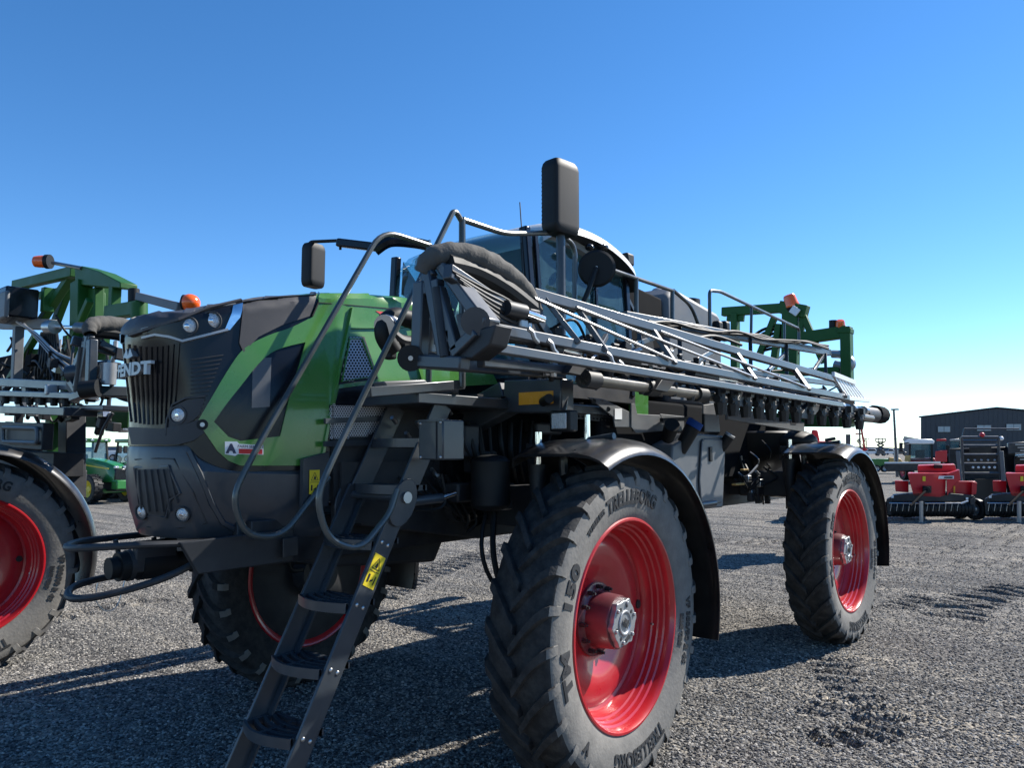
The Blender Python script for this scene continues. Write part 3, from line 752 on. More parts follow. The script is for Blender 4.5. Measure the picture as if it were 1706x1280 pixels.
# ------------------------------------------------------------------ chassis
CH = MB()
for s in (-1, 1):
    CH.beam((s*.42, -1.7, 1.42), (s*.42, 6.2, 1.42), .10, .24)
CH.beam((-.42, -1.7, 1.42), (.42, -1.7, 1.42), .10, .22); CH.beam((-.42, 6.1, 1.42), (.42, 6.1, 1.42), .10, .22)
for y in (-.6, .8, 2.2, 3.4, 5.0): CH.beam((-.42, y, 1.42), (.42, y, 1.42), .08, .18)
CHAS = CH.obj('chassis', 'dark', SPR, 30, .006)
for y in (0, WB):
    ax = MB(); ax.beam((-1.20, y, 1.55), (1.20, y, 1.55), .22, .26); ax.obj('axle_beam', 'dark', CHAS, 30, .01)
    for s in (-1, 1):
        k = MB(); k.prism([(s*1.06, y-.16, 1.95), (s*1.06, y+.16, 1.95), (s*1.12, y+.13, 1.20), (s*1.26, y+.10, .80), (s*1.26, y-.10, .80), (s*1.12, y-.13, 1.20)], (s*.09, 0, 0))
        k.obj('knuckle', 'dark', CHAS, 30, .01)
        d = MB(); d.lathe([(0, .0), (0, .17), (.10, .19), (.24, .17), (.26, .12), (.26, 0)], (s*1.22, y, WZ), (s, 0, 0), 24); d.obj('wheel_motor', 'dark', CHAS)
        c = MB(); c.cyl((s*1.17, y-.17, 2.02), (s*1.17, y-.17, 1.78), .026, n=16); c.obj('strut_rod', 'chrome', CHAS)
        c = MB(); c.cyl((s*1.17, y-.17, 1.80), (s*1.17, y-.17, 1.30), .052, n=16); c.cyl((s*1.17, y-.17, 1.82), (s*1.17, y-.17, 1.78), .06, n=16); c.obj('strut_body', 'dark', CHAS)
        if y: continue
        a_ = MB(); a_.cyl((s*1.0, y-.42, 1.58), (s*1.0, y-.42, 1.84), .12, n=20); a_.sphere((s*1.0, y-.42, 1.84), .12, 16, 6, (1, 1, .35)); a_.sphere((s*1.0, y-.42, 1.58), .12, 16, 6, (1, 1, .35)); a_.obj('air_tank', 'rubber', CHAS)
        hz = MB(); hz.tube(spline([(s*.95, y-.3, 1.7), (s*1.05, y-.45, 1.3), (s*1.12, y-.38, 1.0), (s*1.2, y-.2, .95)], 6), .018, 8); hz.obj('hose', 'rubber', CHAS)
        hz = MB(); hz.tube(spline([(s*.9, y-.25, 1.75), (s*1.0, y-.5, 1.35), (s*1.08, y-.42, 1.08), (s*1.22, y-.15, 1.0)], 6), .014, 8); hz.obj('hose', 'rubber', CHAS)
# engine sump and driveline masses hanging under the hood
e_ = MB(); e_.prism([(.36, -1.35, 1.55), (.36, -.05, 1.50), (.36, -.25, 1.16), (.36, -1.1, 1.22)], (-.72, 0, 0)); e_.obj('engine_sump', 'dark', CHAS, 30, .02)
e_ = MB(); e_.prism([(.62, -1.15, 1.84), (.62, .9, 1.80), (.62, .9, 1.35), (.62, -.1, 1.32), (.62, -1.1, 1.48)], (-.18, 0, 0)); e_.obj('frame_side_plate', 'dark', CHAS, 30, .01)
e_ = MB(); e_.cyl((.70, -.35, 1.55), (.635, -.35, 1.55), .10, n=20); e_.cyl((.72, -.35, 1.55), (.69, -.35, 1.55), .07, n=20); e_.obj('pulley', 'dark', CHAS)
e_ = MB(); e_.prism(spline([(.64, -.55, 1.5), (.64, -.55, 1.82), (.64, -.42, 1.9), (.64, -.15, 1.86), (.64, -.1, 1.5)], 4), (-.05, 0, 0)); e_.obj('belt_guard', 'dark', CHAS)
h = MB()
for k in range(6): h.tube(spline([(.70, -.9+.1*k, 1.75), (.78, -.7+.08*k, 1.62-.03*k), (.72, -.3, 1.55-.03*k), (.66, .3, 1.6)], 5), .011, 6)
stuff(h.obj('hydraulic_hoses', 'rubber', CHAS))
for px, py in ((683, 730), (660, 705), (700, 712), (725, 790), (735, 800), (715, 765), (752, 690), (745, 700)):
    p = at(px, py, x=.78); MB().cyl(p, p+V((.02, -.05, .03)), .012, n=8).obj('hydraulic_fitting', 'steel', CHAS)
# upper transverse beam with amber reflector, carrying the folded boom
yb = -.28
TB = MB()
A = at(770, 706, y=yb); B = at(850, 662, y=yb); C = at(945, 660, y=yb)
TB.beam(at(700, 742, y=yb), B, .13, .20); TB.beam(B, C, .13, .20)
tb = TB.obj('boom_rest_beam', 'grey', SPR, 30, .008); 
TB.mirror().obj('boom_rest_beam', 'grey', SPR, 30, .008)
e = MB(); Xe = C.x; z0 = C.z
e.beam((Xe, yb-.065, z0-.10), (Xe, yb-.065, z0+.10), .012, .012); e.beam((Xe, yb+.065, z0-.10), (Xe, yb+.065, z0+.10), .012, .012)
MB().prism([(Xe+.002, yb-.055, z0-.09), (Xe+.002, yb+.055, z0-.09), (Xe+.002, yb+.055, z0+.09), (Xe+.002, yb-.055, z0+.09)], (.002, 0, 0)).obj('beam_opening', 'black_ink', tb)
MB().prism([(at(876, 659, y=yb).x, yb-.068, z0-.045), (at(933, 659, y=yb).x, yb-.068, z0-.045), (at(933, 659, y=yb).x, yb-.068, z0+.03), (at(876, 659, y=yb).x, yb-.068, z0+.03)], (0, .002, 0)).obj('reflector', 'amber', tb, 0)
MB().cyl(at(905, 670, y=yb-.08), at(915, 664, y=yb-.14), .028, n=12).obj('connector', 'rubber', tb)
# square work lamp under the beam
wl = at(939, 702, y=-.33); w_ = MB(); w_.box(wl, (.145, .09, .125)); wlo = w_.obj('work_lamp', 'rubber', SPR, 30, .012)
MB().box(wl+V((0, -.046, 0)), (.105, .008, .092)).obj('lens', 'lens', wlo, 30, .004)
MB().beam(wl+V((0, 0, .06)), wl+V((-.02, .05, .13)), .03, .02).obj('lamp_bracket', 'grey', wlo)
p = at(978, 735, y=-.05); MB().cyl(p, p+V((0, 0, .16)), .02, n=12).obj('strut_rod', 'chrome', SPR)
# ------------------------------------------------------------------ platform, steps, ladder
XL0, XL1 = .64, 1.05
PL = MB(); PL.box((.83, -.15, 2.19), (.50, 1.9, .06)); plat = PL.obj('platform', 'grey', SPR, 30, .006)
for k in range(9): MB().box((.83, -1.0+.21*k, 2.232), (.46, .05, .012)).obj('grip_strip', 'dark', plat)
MB().beam(at(612, 654, x=1.06), at(770, 641, x=1.06), .05, .055).obj('platform_edge', 'grey', plat, 30, .006)
MB().prism([at(628, 655, x=.70), at(700, 648, x=.70), at(690, 634, x=.70), at(620, 637, x=.70)], (.10, 0, 0)).obj('step_fairing', 'tank_grey', plat, 30, .01)
lad_u = V((0, .455, .85)).normalized(); lad_n = V((0, -.85, .455)).normalized()
def lp(z, x): # point on the ladder line at height z
    p0 = V((x, -1.75, .59)); t = (z-.59)/lad_u.z; return p0+lad_u*t
LAD = MB(); LAD.beam(lp(.26, XL1), lp(1.70, XL1), .018, .105, up=lad_n); lad = LAD.obj('ladder', 'grey', SPR, 30, .004)
st2 = MB(); st2.beam(lp(.26, XL0), lp(1.70, XL0), .018, .105, up=lad_n); st2.obj('stringer', 'grey', lad, 30, .004)
MB().beam(lp(.26, XL0+.02)-lad_n*.05, lp(1.68, XL0+.02)-lad_n*.05, .05, .012, up=lad_n).obj('stringer_flange', 'grey', lad)
MB().beam(lp(.26, XL1-.02)-lad_n*.05, lp(1.68, XL1-.02)-lad_n*.05, .05, .012, up=lad_n).obj('stringer_flange', 'grey', lad)
def step(z, parent, y=None, x0=XL0+.012, x1=XL1-.012):
    c = lp(z, 0) if y is None else V((0, y, z)); mb = MB(); n = 10; d0 = .07
    def arc(off, t): # front edge bows toward the climber
        return c.y-.055-off-.055*math.sin(math.pi*t)
    # front lip
    q = []
    for i in range(n+1):
        t = i/n; x = x0+(x1-x0)*t; y_ = arc(.02, t)
        q += [V((x, y_, z+.022)), V((x, y_, z-.026)), V((x, y_+.014, z-.030)), V((x, y_+.016, z+.022))]
    mb.add(q, [(i*4+j, i*4+(j+1) % 4, i*4+4+(j+1) % 4, i*4+4+j) for i in range(n) for j in range(4)]+[(0, 1, 2, 3), tuple(n*4+j for j in (3, 2, 1, 0))])
    for off in (-.035, -.085, -.135):
        q = []
        for i in range(n+1):
            t = i/n; x = x0+(x1-x0)*t; y_ = arc(off, t*.999)
            q += [V((x, y_, z+.020)), V((x, y_, z-.008)), V((x, y_+.018, z-.008)), V((x, y_+.018, z+.020))]
        mb.add(q, [(i*4+j, i*4+(j+1) % 4, i*4+4+(j+1) % 4, i*4+4+j) for i in range(n) for j in range(4)]+[(0, 1, 2, 3), tuple(n*4+j for j in (3, 2, 1, 0))])
    mb.beam((.5*(x0+x1), c.y-.12, z+.008), (.5*(x0+x1), c.y+.10, z+.008), .022, .022)
    mb.beam((x0, c.y+.10, z+.004), (x1, c.y+.10, z+.004), .02, .03)
    for x in (x0+.01, x1-.01): mb.beam((x, c.y-.07, z+.004), (x, c.y+.10, z+.004), .02, .03)
    o = mb.obj('step', 'grey', parent, 30)
    return o
for z in (.375, .585, .86, 1.14, 1.43):
    if z != .375: step(z, lad)
    p = lp(z+.0, XL1+.009)
    for k in (-.022, .022):
        q = p+lad_n*-k*1.0; MB().sphere(q, .0115, 10, 6, (.6, 1, 1)).obj('rivet', 'steel', lad)
dp = lp(1.30, XL1+.0108); decal(lad, dp, lad_n*-1, lad_u, .075, .17)
# pivot discs and tie tube
for x in (XL0-.012, XL1+.012):
    s_ = 1 if x > .9 else -1; c = lp(1.66, x)
    MB().prism([c+lad_u*(.11*math.cos(a)*1.2)+lad_n*(.085*math.sin(a))-lad_u*.03 for a in np.linspace(0, 2*math.pi, 18)[:-1]], (s_*.014, 0, 0)).obj('pivot_plate', 'grey', lad, 30, .003)
    MB().cyl(c, c+V((s_*.03, 0, 0)), .03, n=14).obj('pivot_bolt', 'steel', lad)
MB().cyl(lp(1.66, XL0), lp(1.66, XL1), .022, n=12).obj('pivot_tube', 'grey', lad)
# fixed upper flight
for x in (XL0-.0, XL1-.02):
    MB().beam((x, lp(1.62, 0).y+.03, 1.62), (x, -.86, 2.17), .016, .13, up=(0, -.8, .5)).obj('upper_stringer', 'grey', lad, 30, .004)
step(1.70, lad, y=-1.10); step(1.95, lad, y=-.98)
MB().cyl(at(735, 830, x=1.0), at(665, 838, x=1.0), .028, n=12).obj('ladder_cylinder', 'grey', lad)
MB().cyl(at(758, 822, x=1.0), at(735, 830, x=1.0), .014, n=12).obj('cylinder_rod', 'chrome', lad)
MB().tube(spline([at(735, 790, x=.95), at(742, 830, x=.95), at(730, 848, x=.95), at(690, 850, x=.95)], 6), .010, 6).obj('hose', 'rubber', lad)
bx = MB(); a_ = at(697, 700, x=1.12); b_ = at(750, 765, x=1.12)
bx.prism([at(697, 702, y=a_.y), at(738, 699, y=a_.y), at(738, 767, y=a_.y), at(697, 766, y=a_.y)], (0, .16, 0)); bo = bx.obj('control_box', 'grey', SPR, 30, .008)
for px, py in ((701, 706), (734, 704), (734, 762), (701, 762)): MB().sphere(at(px, py, y=a_.y), .008, 8, 5).obj('box_bolt', 'steel', bo)
MB().beam(at(727, 701, y=a_.y-.002), at(727, 765, y=a_.y-.002), .006, .006).obj('box_seam', 'dark', bo); MB().beam(at(697, 702, y=a_.y-.004), at(738, 700, y=a_.y-.004), .01, .012).obj('box_lid', 'grey', bo)
# ------------------------------------------------------------------ handrails
def rail(pix, x, r=.017, bd=.10, name='handrail'):
    P = [at(a, b, x=(c[0] if c else x)) for a, b, *c in pix]
    return MB().tube(bend(P, bd, 6), r, 10)    .obj(name, 'rail', SPR)
rail([(716, 409), (636, 383), (425, 752), (386, 830), (408, 893), (470, 895), (520, 830), (548, 795)], .60, .0165, .14)
rail([(771, 372), (757, 348), (640, 588), (552, 770), (527, 830), (545, 900), (600, 918), (650, 855), (662, 815)], 1.09, .0165, .12)
rail([(771, 366), (840, 389), (928, 388), (958, 408), (957, 502)], 1.09, .018, .09)
rail([(770, 366), (770, 645)], 1.09, .02); rail([(716, 408), (714, 640)], .60, .02)
rail([(1020, 450), (1122, 485)], 1.0, .016); rail([(1122, 484), (1152, 510), (1166, 548)], 1.0, .016, .12)
rail([(1060, 463), (1060, 535)], 1.0, .018); rail([(1120, 485), (1120, 545)], 1.0, .018)
rail([(1183, 575), (1182, 484), (1200, 486), (1331, 548), (1331, 575)], .95, .017, .05)
rail([(1252, 512), (1251, 580)], .95, .015); rail([(1307, 537), (1307, 580)], .95, .013)
# ------------------------------------------------------------------ front guard hoops and coupling
def hoop(pix, name='guard_hoop', r=.018):
    P = spline([at(a, b, y=None, x=c) for a, b, c in pix], 6); MB().tube(P, r, 10).obj(name, 'dark', SPR)
hoop([(250, 890, -.36), (190, 896, -.34), (140, 902, -.26), (114, 909, -.08), (116, 914, .06), (150, 913, .22), (230, 909, .36), (330, 905, .42), (420, 899, .46)])
hoop([(240, 955, -.30), (180, 962, -.27), (130, 975, -.17), (113, 989, -.02), (125, 998, .12), (180, 991, .25), (270, 965, .34), (340, 930, .38), (366, 908, .42)])
for a, b, x in (((192, 900), (200, 932), -.2), ((256, 896), (258, 904), -.1), ((278, 897), (281, 904), -.1)):
    MB().cyl(at(*a, x=x), at(*b, x=x), .013).obj('hoop_brace', 'dark', SPR)
cp = MB(); c0 = at(180, 948, x=-.05); c1 = at(230, 940, x=-.05)
cp.cyl(c0, c0+(c1-c0)*.35, .055, n=16); cp.cyl(c0+(c1-c0)*.3, c0+(c1-c0)*1.0, .075, n=16); cpo = cp.obj('fill_coupling', 'rubber', SPR)
MB().cyl(c0+(c1-c0)*.6, c0+(c1-c0)*.75, .082, n=16).obj('coupling_ring', 'dark', cpo)
MB().cyl(c1, at(285, 935, x=-.05), .085, n=20).obj('valve_body', 'rubber', cpo)
MB().tube(spline([at(285, 935, x=-.05), at(330, 930, x=-.02), at(370, 915, x=.02), at(420, 905, x=.1)], 5), .05, 12).obj('fill_hose', 'rubber', cpo)
MB().box(at(258, 925, x=.0), (.05, .22, .16)).obj('coupling_bracket', 'dark', cpo, 30, .008)
MB().tube(spline([at(163, 972, x=.0), at(160, 1000, x=.0), at(175, 1018, x=.0), at(195, 1010, x=.0), at(208, 968, x=.0)], 5), .003, 5).obj('tether', 'steel', cpo)
MB().prism([at(300, 905, x=.44), at(490, 880, x=.50), at(490, 935, x=.50), at(330, 958, x=.44)], (-.03, 0, 0)).obj('front_skid', 'dark', SPR, 30, .006)
MB().prism([at(470, 898, x=.53), at(495, 893, x=.53), at(495, 925, x=.53), at(470, 930, x=.53)], (.012, 0, 0)).obj('skid_plate', 'dark', SPR, 30, .004)

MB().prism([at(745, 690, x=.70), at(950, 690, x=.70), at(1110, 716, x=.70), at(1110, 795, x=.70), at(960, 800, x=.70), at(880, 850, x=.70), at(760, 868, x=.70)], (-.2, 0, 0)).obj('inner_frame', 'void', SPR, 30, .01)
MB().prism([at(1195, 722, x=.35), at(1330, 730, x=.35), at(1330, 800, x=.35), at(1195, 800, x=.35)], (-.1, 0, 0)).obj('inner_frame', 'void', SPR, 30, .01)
for k in range(10):
    p0 = at(760+18*k, 700+3*(k % 3), x=.80); p1 = at(775+15*k, 745+9*(k % 4), x=.86); p2 = at(800+12*k, 800+7*(k % 3), x=.78)
    MB().tube(spline([p0, p1, p2], 6), .013+.004*(k % 3), 7).obj('hydraulic_hose', 'rubber', SPR)
for px, py, w_, h_ in ((775, 735, .14, .2), (800, 770, .2, .14), (840, 830, .1, .2), (905, 715, .3, .08), (770, 820, .2, .12), (1000, 730, .3, .1)):
    MB().box(at(px, py, x=.80), (.12, w_, h_)).obj('valve_block', 'dark', SPR, 30, .015)
MB().prism([at(785, 772, x=.93), at(792, 772, x=.93), at(792, 796, x=.93), at(785, 796, x=.93)], (.002, 0, 0)).obj('instruction_label', 'silver', SPR, 0)
MB().box(at(838, 843, x=1.05), (.04, .14, .05)).obj('strut_clamp', 'steel', SPR, 30, .008)

MB().box((.80, 1.20, 1.85), (.50, 1.0, .62)).obj('sun_block_box', 'void', SPR, 30, .03)  # dark box added to block sun streaks reaching the ground under the machine
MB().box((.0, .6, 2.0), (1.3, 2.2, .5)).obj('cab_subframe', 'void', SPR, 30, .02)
MB().box((.0, 4.0, 1.98), (1.2, 4.1, .76)).obj('tank_cradle', 'void', SPR, 30, .03)  # near-black colour stands in for the boom's shade on its side
# ------------------------------------------------------------------ cab
CX = .78
def cabp(px, py, x): return at(px, py, x=x)
# key points on the left (near) side
FT = cabp(884, 372, CX-.08)      # front pillar, top
FBm = cabp(886, 520, CX)         # front pillar, bottom
RTp = cabp(1030, 428, CX-.10)    # rear pillar, top
RBm = cabp(1052, 545, CX)
ZB = 2.40; YF = .30; YR = 1.62
def P3(x, y, z): return V((x, y, z))
CAB = MB(); CAB.box((0, .95, 2.36), (1.56, 1.45, .14)); CAB.box((0, 1.63, 2.5), (1.40, .06, .2)); cab = CAB.obj('cab', 'dark', SPR, 30, .01)
pil = [((CX, YF+.02, 2.35), (CX-.09, YF+.0, 3.52)), ((CX-.02, YR, 2.35), (CX-.13, YR+.1, 3.47))]
for a, b in pil:
    pm = MB().beam(a, b, .07, .06); pm.obj('pillar', 'gloss_black', cab, 30, .01); pm.mirror().obj('pillar', 'gloss_black', cab, 30, .01)
# second post beside the front pillar (door frame) and door handle
MB().beam((CX+.005, YF+.11, 2.40), (CX-.075, YF+.10, 3.48), .035, .04).obj('door_frame', 'gloss_black', cab, 30, .006)
MB().beam((CX+.005, YF+.8, 2.40), (CX-.09, YF+.92, 3.44), .02, .03).obj('door_frame', 'gloss_black', cab, 30, .004)
# curved windscreen, wrapping to the roof
q = []; nx_, nz_ = 16, 10
for i in range(nx_+1):
    t = -1+2*i/nx_
    for j in range(nz_+1):
        s = j/nz_; z = 2.42+(3.53-2.42)*s; w_ = CX-.01-.09*s
        q.append(V((t*w_, YF-.16*(1-t*t)+.02*(s-.5)+.34*max(0, s-.8)/.2*(.35+.65*(1-t*t))*max(0, s-.8)/.2, z+.08*(1-t*t)*s)))
ws = MB().add(q, [(i*(nz_+1)+j, (i+1)*(nz_+1)+j, (i+1)*(nz_+1)+j+1, i*(nz_+1)+j+1) for i in range(nx_) for j in range(nz_)])
ws.obj('windscreen', 'glass', cab, 60)
dg = MB().add([V((CX+.004, YF+.10, 2.40)), V((CX+.004, YR-.02, 2.42)), V((CX-.125, YR+.06, 3.46)), V((CX-.085, YF+.08, 3.50))], [(0, 1, 2, 3)])
dg.obj('door_glass', 'glass', cab, 0); dg.mirror().obj('door_glass', 'glass', cab, 0)
rg = MB().add([V((-.72, YR+.03, 2.5)), V((.72, YR+.03, 2.5)), V((.64, YR+.11, 3.44)), V((-.64, YR+.11, 3.44))], [(0, 1, 2, 3)]); rg.obj('rear_glass', 'glass', cab, 0)
# roof: domed shell with overhang and dark lining
rows = []
RF = spline([(.50, 3.56, .66), (.53, 3.60, .72), (.62, 3.65, .78), (.80, 3.67, .82), (1.10, 3.655, .84), (1.40, 3.60, .83), (1.65, 3.525, .80), (1.80, 3.46, .74), (1.86, 3.42, .68)], 4)
for yy, zt, wd in RF:
    r_ = []
    for k in range(13):
        a = math.pi*k/12; cx = math.cos(a); sn = math.sin(a)
        r_.append(V((wd*math.copysign(abs(cx)**.45, cx), yy, zt-.125+.125*sn**.6)))
    rows.append(r_)
n = 13; q = [p for r_ in rows for p in r_]
rf = MB().add(q, [(i*n+k, i*n+k+1, (i+1)*n+k+1, (i+1)*n+k) for i in range(len(rows)-1) for k in range(n-1)]+[tuple(range(n)), tuple((len(rows)-1)*n+k for k in reversed(range(n)))])
un = MB(); un.add([V((p.x*.985, p.y, p.z-.004)) for r_ in rows for p in (r_[0], r_[-1])], [(i*2, i*2+1, i*2+3, i*2+2) for i in range(len(rows)-1)])
rfo = rf.obj('roof', 'roof', cab, 45); un.obj('roof_lining', 'dark', rfo)
ln = MB(); ln.prism([(-.64, .56, 3.54), (.64, .56, 3.54), (.72, .9, 3.54), (.68, 1.70, 3.44), (-.68, 1.70, 3.44), (-.72, .9, 3.54)], (0, 0, -.05)); ln.obj('headliner', 'lining', cab)
# tinted forward roof light over the screen
MB().prism([at(735, 398, x=-.2), at(870, 364, x=.66), at(878, 356, x=.66), at(880, 372, x=.66)], (0, .3, 0))
# seat, steering column
sb = MB(); sb.box((0, 1.15, 2.62), (.5, .48, .16)); sb.box((0, 1.38, 2.98), (.48, .14, .66), Matrix.Rotation(-.15, 3, 'X')); sb.box((0, 1.44, 3.38), (.26, .1, .18)); stuff(sb.obj('seat', 'seat', cab, 30, .04))
MB().tube([V((.19*math.cos(a), .62+.07*math.sin(a), 2.98+.17*math.sin(a))) for a in np.linspace(0, 2*math.pi, 25)[:-1]], .016, 8, True).obj('steering_wheel', 'seat', cab)
MB().cyl((0, .62, 2.98), (0, .45, 2.45), .04).obj('steering_column', 'seat', cab)
MB().box((.34, 1.05, 2.82), (.12, .45, .08)).obj('armrest', 'seat', cab, 30, .02); MB().box((.34, .78, 3.02), (.04, .22, .17)).obj('monitor', 'gloss_black', cab, 30, .01)
# wiper, antenna, rear lamp, grab lamps
MB().cyl((CX-.02, YF-.02, 2.5), (CX-.11, YF-.03, 3.70), .006, .004, 6).obj('antenna', 'rubber', cab)
MB().tube([V((CX-.06, YF-.0, 2.55)), V((CX-.1, YF-.02, 3.4))], .011, 6).obj('wiper', 'rubber', cab)
l_ = at(1046, 433, x=.70); lo = MB().box(l_, (.07, .12, .11)); lo.obj('roof_lamp', 'rubber', cab, 30, .02)
MB().tube([at(1030, 432, x=.66), l_], .012, 6).obj('lamp_bracket', 'rubber', cab)
MB().sphere(at(1002, 412, x=.80), .05, 12, 8, (1, 1.6, .7)).obj('side_lamp', 'gloss_black', cab); MB().sphere(at(982, 412, x=.84), .035, 12, 8, (1, 1.2, .8)).obj('side_lamp', 'gloss_black', cab)
# ------------------------------------------------------------------ mirrors
def mirror_box(c, w, d, h, parent, yaw=0, name='mirror', ribs=14):
    rot = Matrix.Rotation(yaw, 3, 'Z'); pl = []
    for k in range(28):
        a = 2*math.pi*k/28; ca, sa = math.cos(a), math.sin(a)
        pl.append((w/2*math.copysign(abs(ca)**.32, ca), d/2*math.copysign(abs(sa)**.32, sa)))
    rows = [(-h/2, .80), (-h/2+.015, .93), (-h/2+.05, 1.0)]
    for k in range(ribs): z = -h/2+.07+(h-.14)*k/(ribs-1); rows += [(z-.008, .992), (z, 1.012), (z+.008, .992)]
    rows += [(h/2-.05, 1.0), (h/2-.02, .93), (h/2, .8)]
    q = [V(c)+rot @ V((x*(f if (x < -.1*w or f < .99) else 1), y*(f if (x < -.1*w or f < .99) else 1), z)) for z, f in rows for x, y in pl]; n = 28
    mb = MB().add(q, [(i*n+k, i*n+(k+1) % n, (i+1)*n+(k+1) % n, (i+1)*n+k) for i in range(len(rows)-1) for k in range(n)]+[tuple(reversed(range(n))), tuple((len(rows)-1)*n+k for k in range(n))])
    return mb.obj(name, 'rubber', parent, 40)
pb = at(935, 505, x=1.14); pt = at(934, 392, x=1.14)
mp = MB().cyl(pb-V((0, 0, .55)), pt+V((0, 0, .1)), .030, n=14).obj('mirror_post', 'grey', SPR)
top = at(930, 270, x=1.14); cc = V((pt.x, pt.y, (pt.z+top.z)/2))
mirror_box(cc, .15, .25, top.z-pt.z, SPR, R(-6))
# round convex mirror on its bracket
rc = at(994, 447, x=1.20); rn = (V((.55, -1.0, -.05))).normalized()
rm = MB().lathe([(0, .0), (0, .115), (-.012, .132), (-.03, .125), (-.055, .06), (-.06, 0)], rc, rn, 32); rmo = rm.obj('round_mirror', 'rubber', SPR)
MB().cyl(rc+rn*.002, rc+rn*.015, .012).obj('mirror_bolt', 'steel', rmo)
MB().tube(bend([rc+rn*.01, at(978, 490, x=1.19), at(968, 512, x=1.17), at(950, 520, x=1.14)], .03), .018, 8).obj('mirror_arm', 'rubber', rmo)
# far mirror on its long arm
xr = -1.72; mr = at(522, 443, x=xr)
mirror_box(mr, .13, .20, .40, SPR, R(10))
MB().tube(bend([at(516, 430, x=xr), at(514, 403, x=xr), at(562, 401, x=xr+.35)], .06), .016, 8).obj('mirror_arm', 'rubber', SPR)
MB().beam(at(562, 404, x=xr+.35), at(628, 412, x=-1.0), .06, .075).obj('mirror_arm', 'gloss_black', SPR, 30, .015)
MB().tube(spline([at(625, 418, x=-1.0), at(650, 403, x=-.9), at(690, 405, x=-.80), at(715, 410, x=-.7)], 5), [.05]*15+[.06], 8).obj('mirror_arm', 'gloss_black', SPR)
MB().cyl(at(567, 410, x=xr+.37), at(567, 416, x=xr+.37), .012).obj('mirror_knob', 'rubber', SPR)

# ------------------------------------------------------------------ product tank and rear bodywork
tk = MB(); tk.prism([(.58, 2.62, 2.35), (.58, 3.85, 2.35), (.58, 3.85, 3.33), (.58, 3.75, 3.38), (.58, 2.78, 3.50), (.58, 2.62, 3.40)], (-.72, 0, 0)); tank = tk.obj('product_tank', 'tank_grey', SPR, 30, .05)
MB().cyl((.3, 3.55, 3.38), (.3, 3.55, 3.52), .16, n=24).obj('tank_lid', 'rubber', tank); MB().sphere((.30, 3.0, 3.50), .09, 12, 8, (1, 1.4, .8)).obj('tank_vent', 'silver', tank)
bb = MB(); bb.prism([(.55, 1.78, 2.40), (.55, 2.58, 2.40), (.55, 2.58, 3.36), (.55, 1.80, 3.42)], (-.36, 0, 0)); bbo = bb.obj('air_intake_box', 'void', SPR, 30, .02)
MB().beam((.56, 1.82, 3.36), (.56, 2.3, 2.9), .03, .03).obj('intake_stay', 'grey', bbo); MB().cyl((.56, 2.2, 2.85), (.60, 2.2, 2.85), .12, n=20).obj('intake_cap', 'rubber', bbo)
# tank cradle skirt (light grey rail with slots) and big black sump below
sk2 = MB(); a_, b_ = at(1210, 690, x=1.05), at(1338, 712, x=1.05)
sk2.beam(a_, b_, .03, .11); rl = sk2.obj('cradle_rail', 'tank_grey', SPR, 30, .006)
for px, py in ((1228, 687), (1243, 690), (1273, 695), (1294, 699), (1322, 704)):
    o = at(px, py, x=1.068); MB().box(o, (.004, .16, .045)).obj('rail_slot', 'black_ink', rl)
sm_ = MB().lathe([(0, .52), (-.02, .54), (-.25, .50), (-.36, .40), (-.46, .25), (-.52, .10), (-.52, 0)], at(1252, 720, x=.45), (0, 0, 1), 32); sm_.obj('sump_tank', 'rubber', SPR, 40)
sm2 = MB().sphere(at(1316, 735, x=.9), .30, 20, 10, (1, 1, .45)); sm2.obj('rear_air_spring', 'rubber', SPR, 40)
# pump gear between the axles
for px, py, w_, h_, mt in ((1255, 812, .26, .18, 'dark'), (1277, 815, .20, .16, 'rubber'), (1295, 820, .14, .12, 'steel')):
    c = at(px, py, x=.75); MB().box(c, (.22, w_, h_)).obj('pump', mt, SPR, 30, .02)
MB().box(at(1230, 807, x=.95), (.05, .20, .02)).obj('pump_handle', 'pump_tan', SPR, 30, .004); MB().box(at(1240, 783, x=.95), (.04, .12, .015)).obj('pump_handle', 'pump_tan', SPR, 30, .004)
rp = random.Random(5)
for k in range(14):
    p0 = at(rp.uniform(1222, 1300), rp.uniform(760, 825), x=rp.uniform(.72, .95)); p1 = p0+V((rp.uniform(.0, .12), rp.uniform(-.15, .2), rp.uniform(-.15, .1))); p2 = p1+V((rp.uniform(-.15, .05), rp.uniform(-.2, .25), rp.uniform(-.15, .12)))
    MB().tube(spline([p0, p1, p2], 6), rp.uniform(.007, .016), 6).obj('pump_hose', rp.choice(('rubber', 'rubber', 'rubber', 'silver', 'dark')), SPR)
for k in range(9):
    MB().box(at(rp.uniform(1225, 1300), rp.uniform(795, 835), x=rp.uniform(.8, .92)), (.05, rp.uniform(.05, .12), rp.uniform(.04, .09))).obj('pump_valve', rp.choice(('rubber', 'dark', 'steel')), SPR, 30, .008)
for px in (1232, 1265): MB().beam(at(px, 760, x=.6), at(px+10, 800, x=.6), .04, .04).obj('pump_stay', 'grey', SPR)
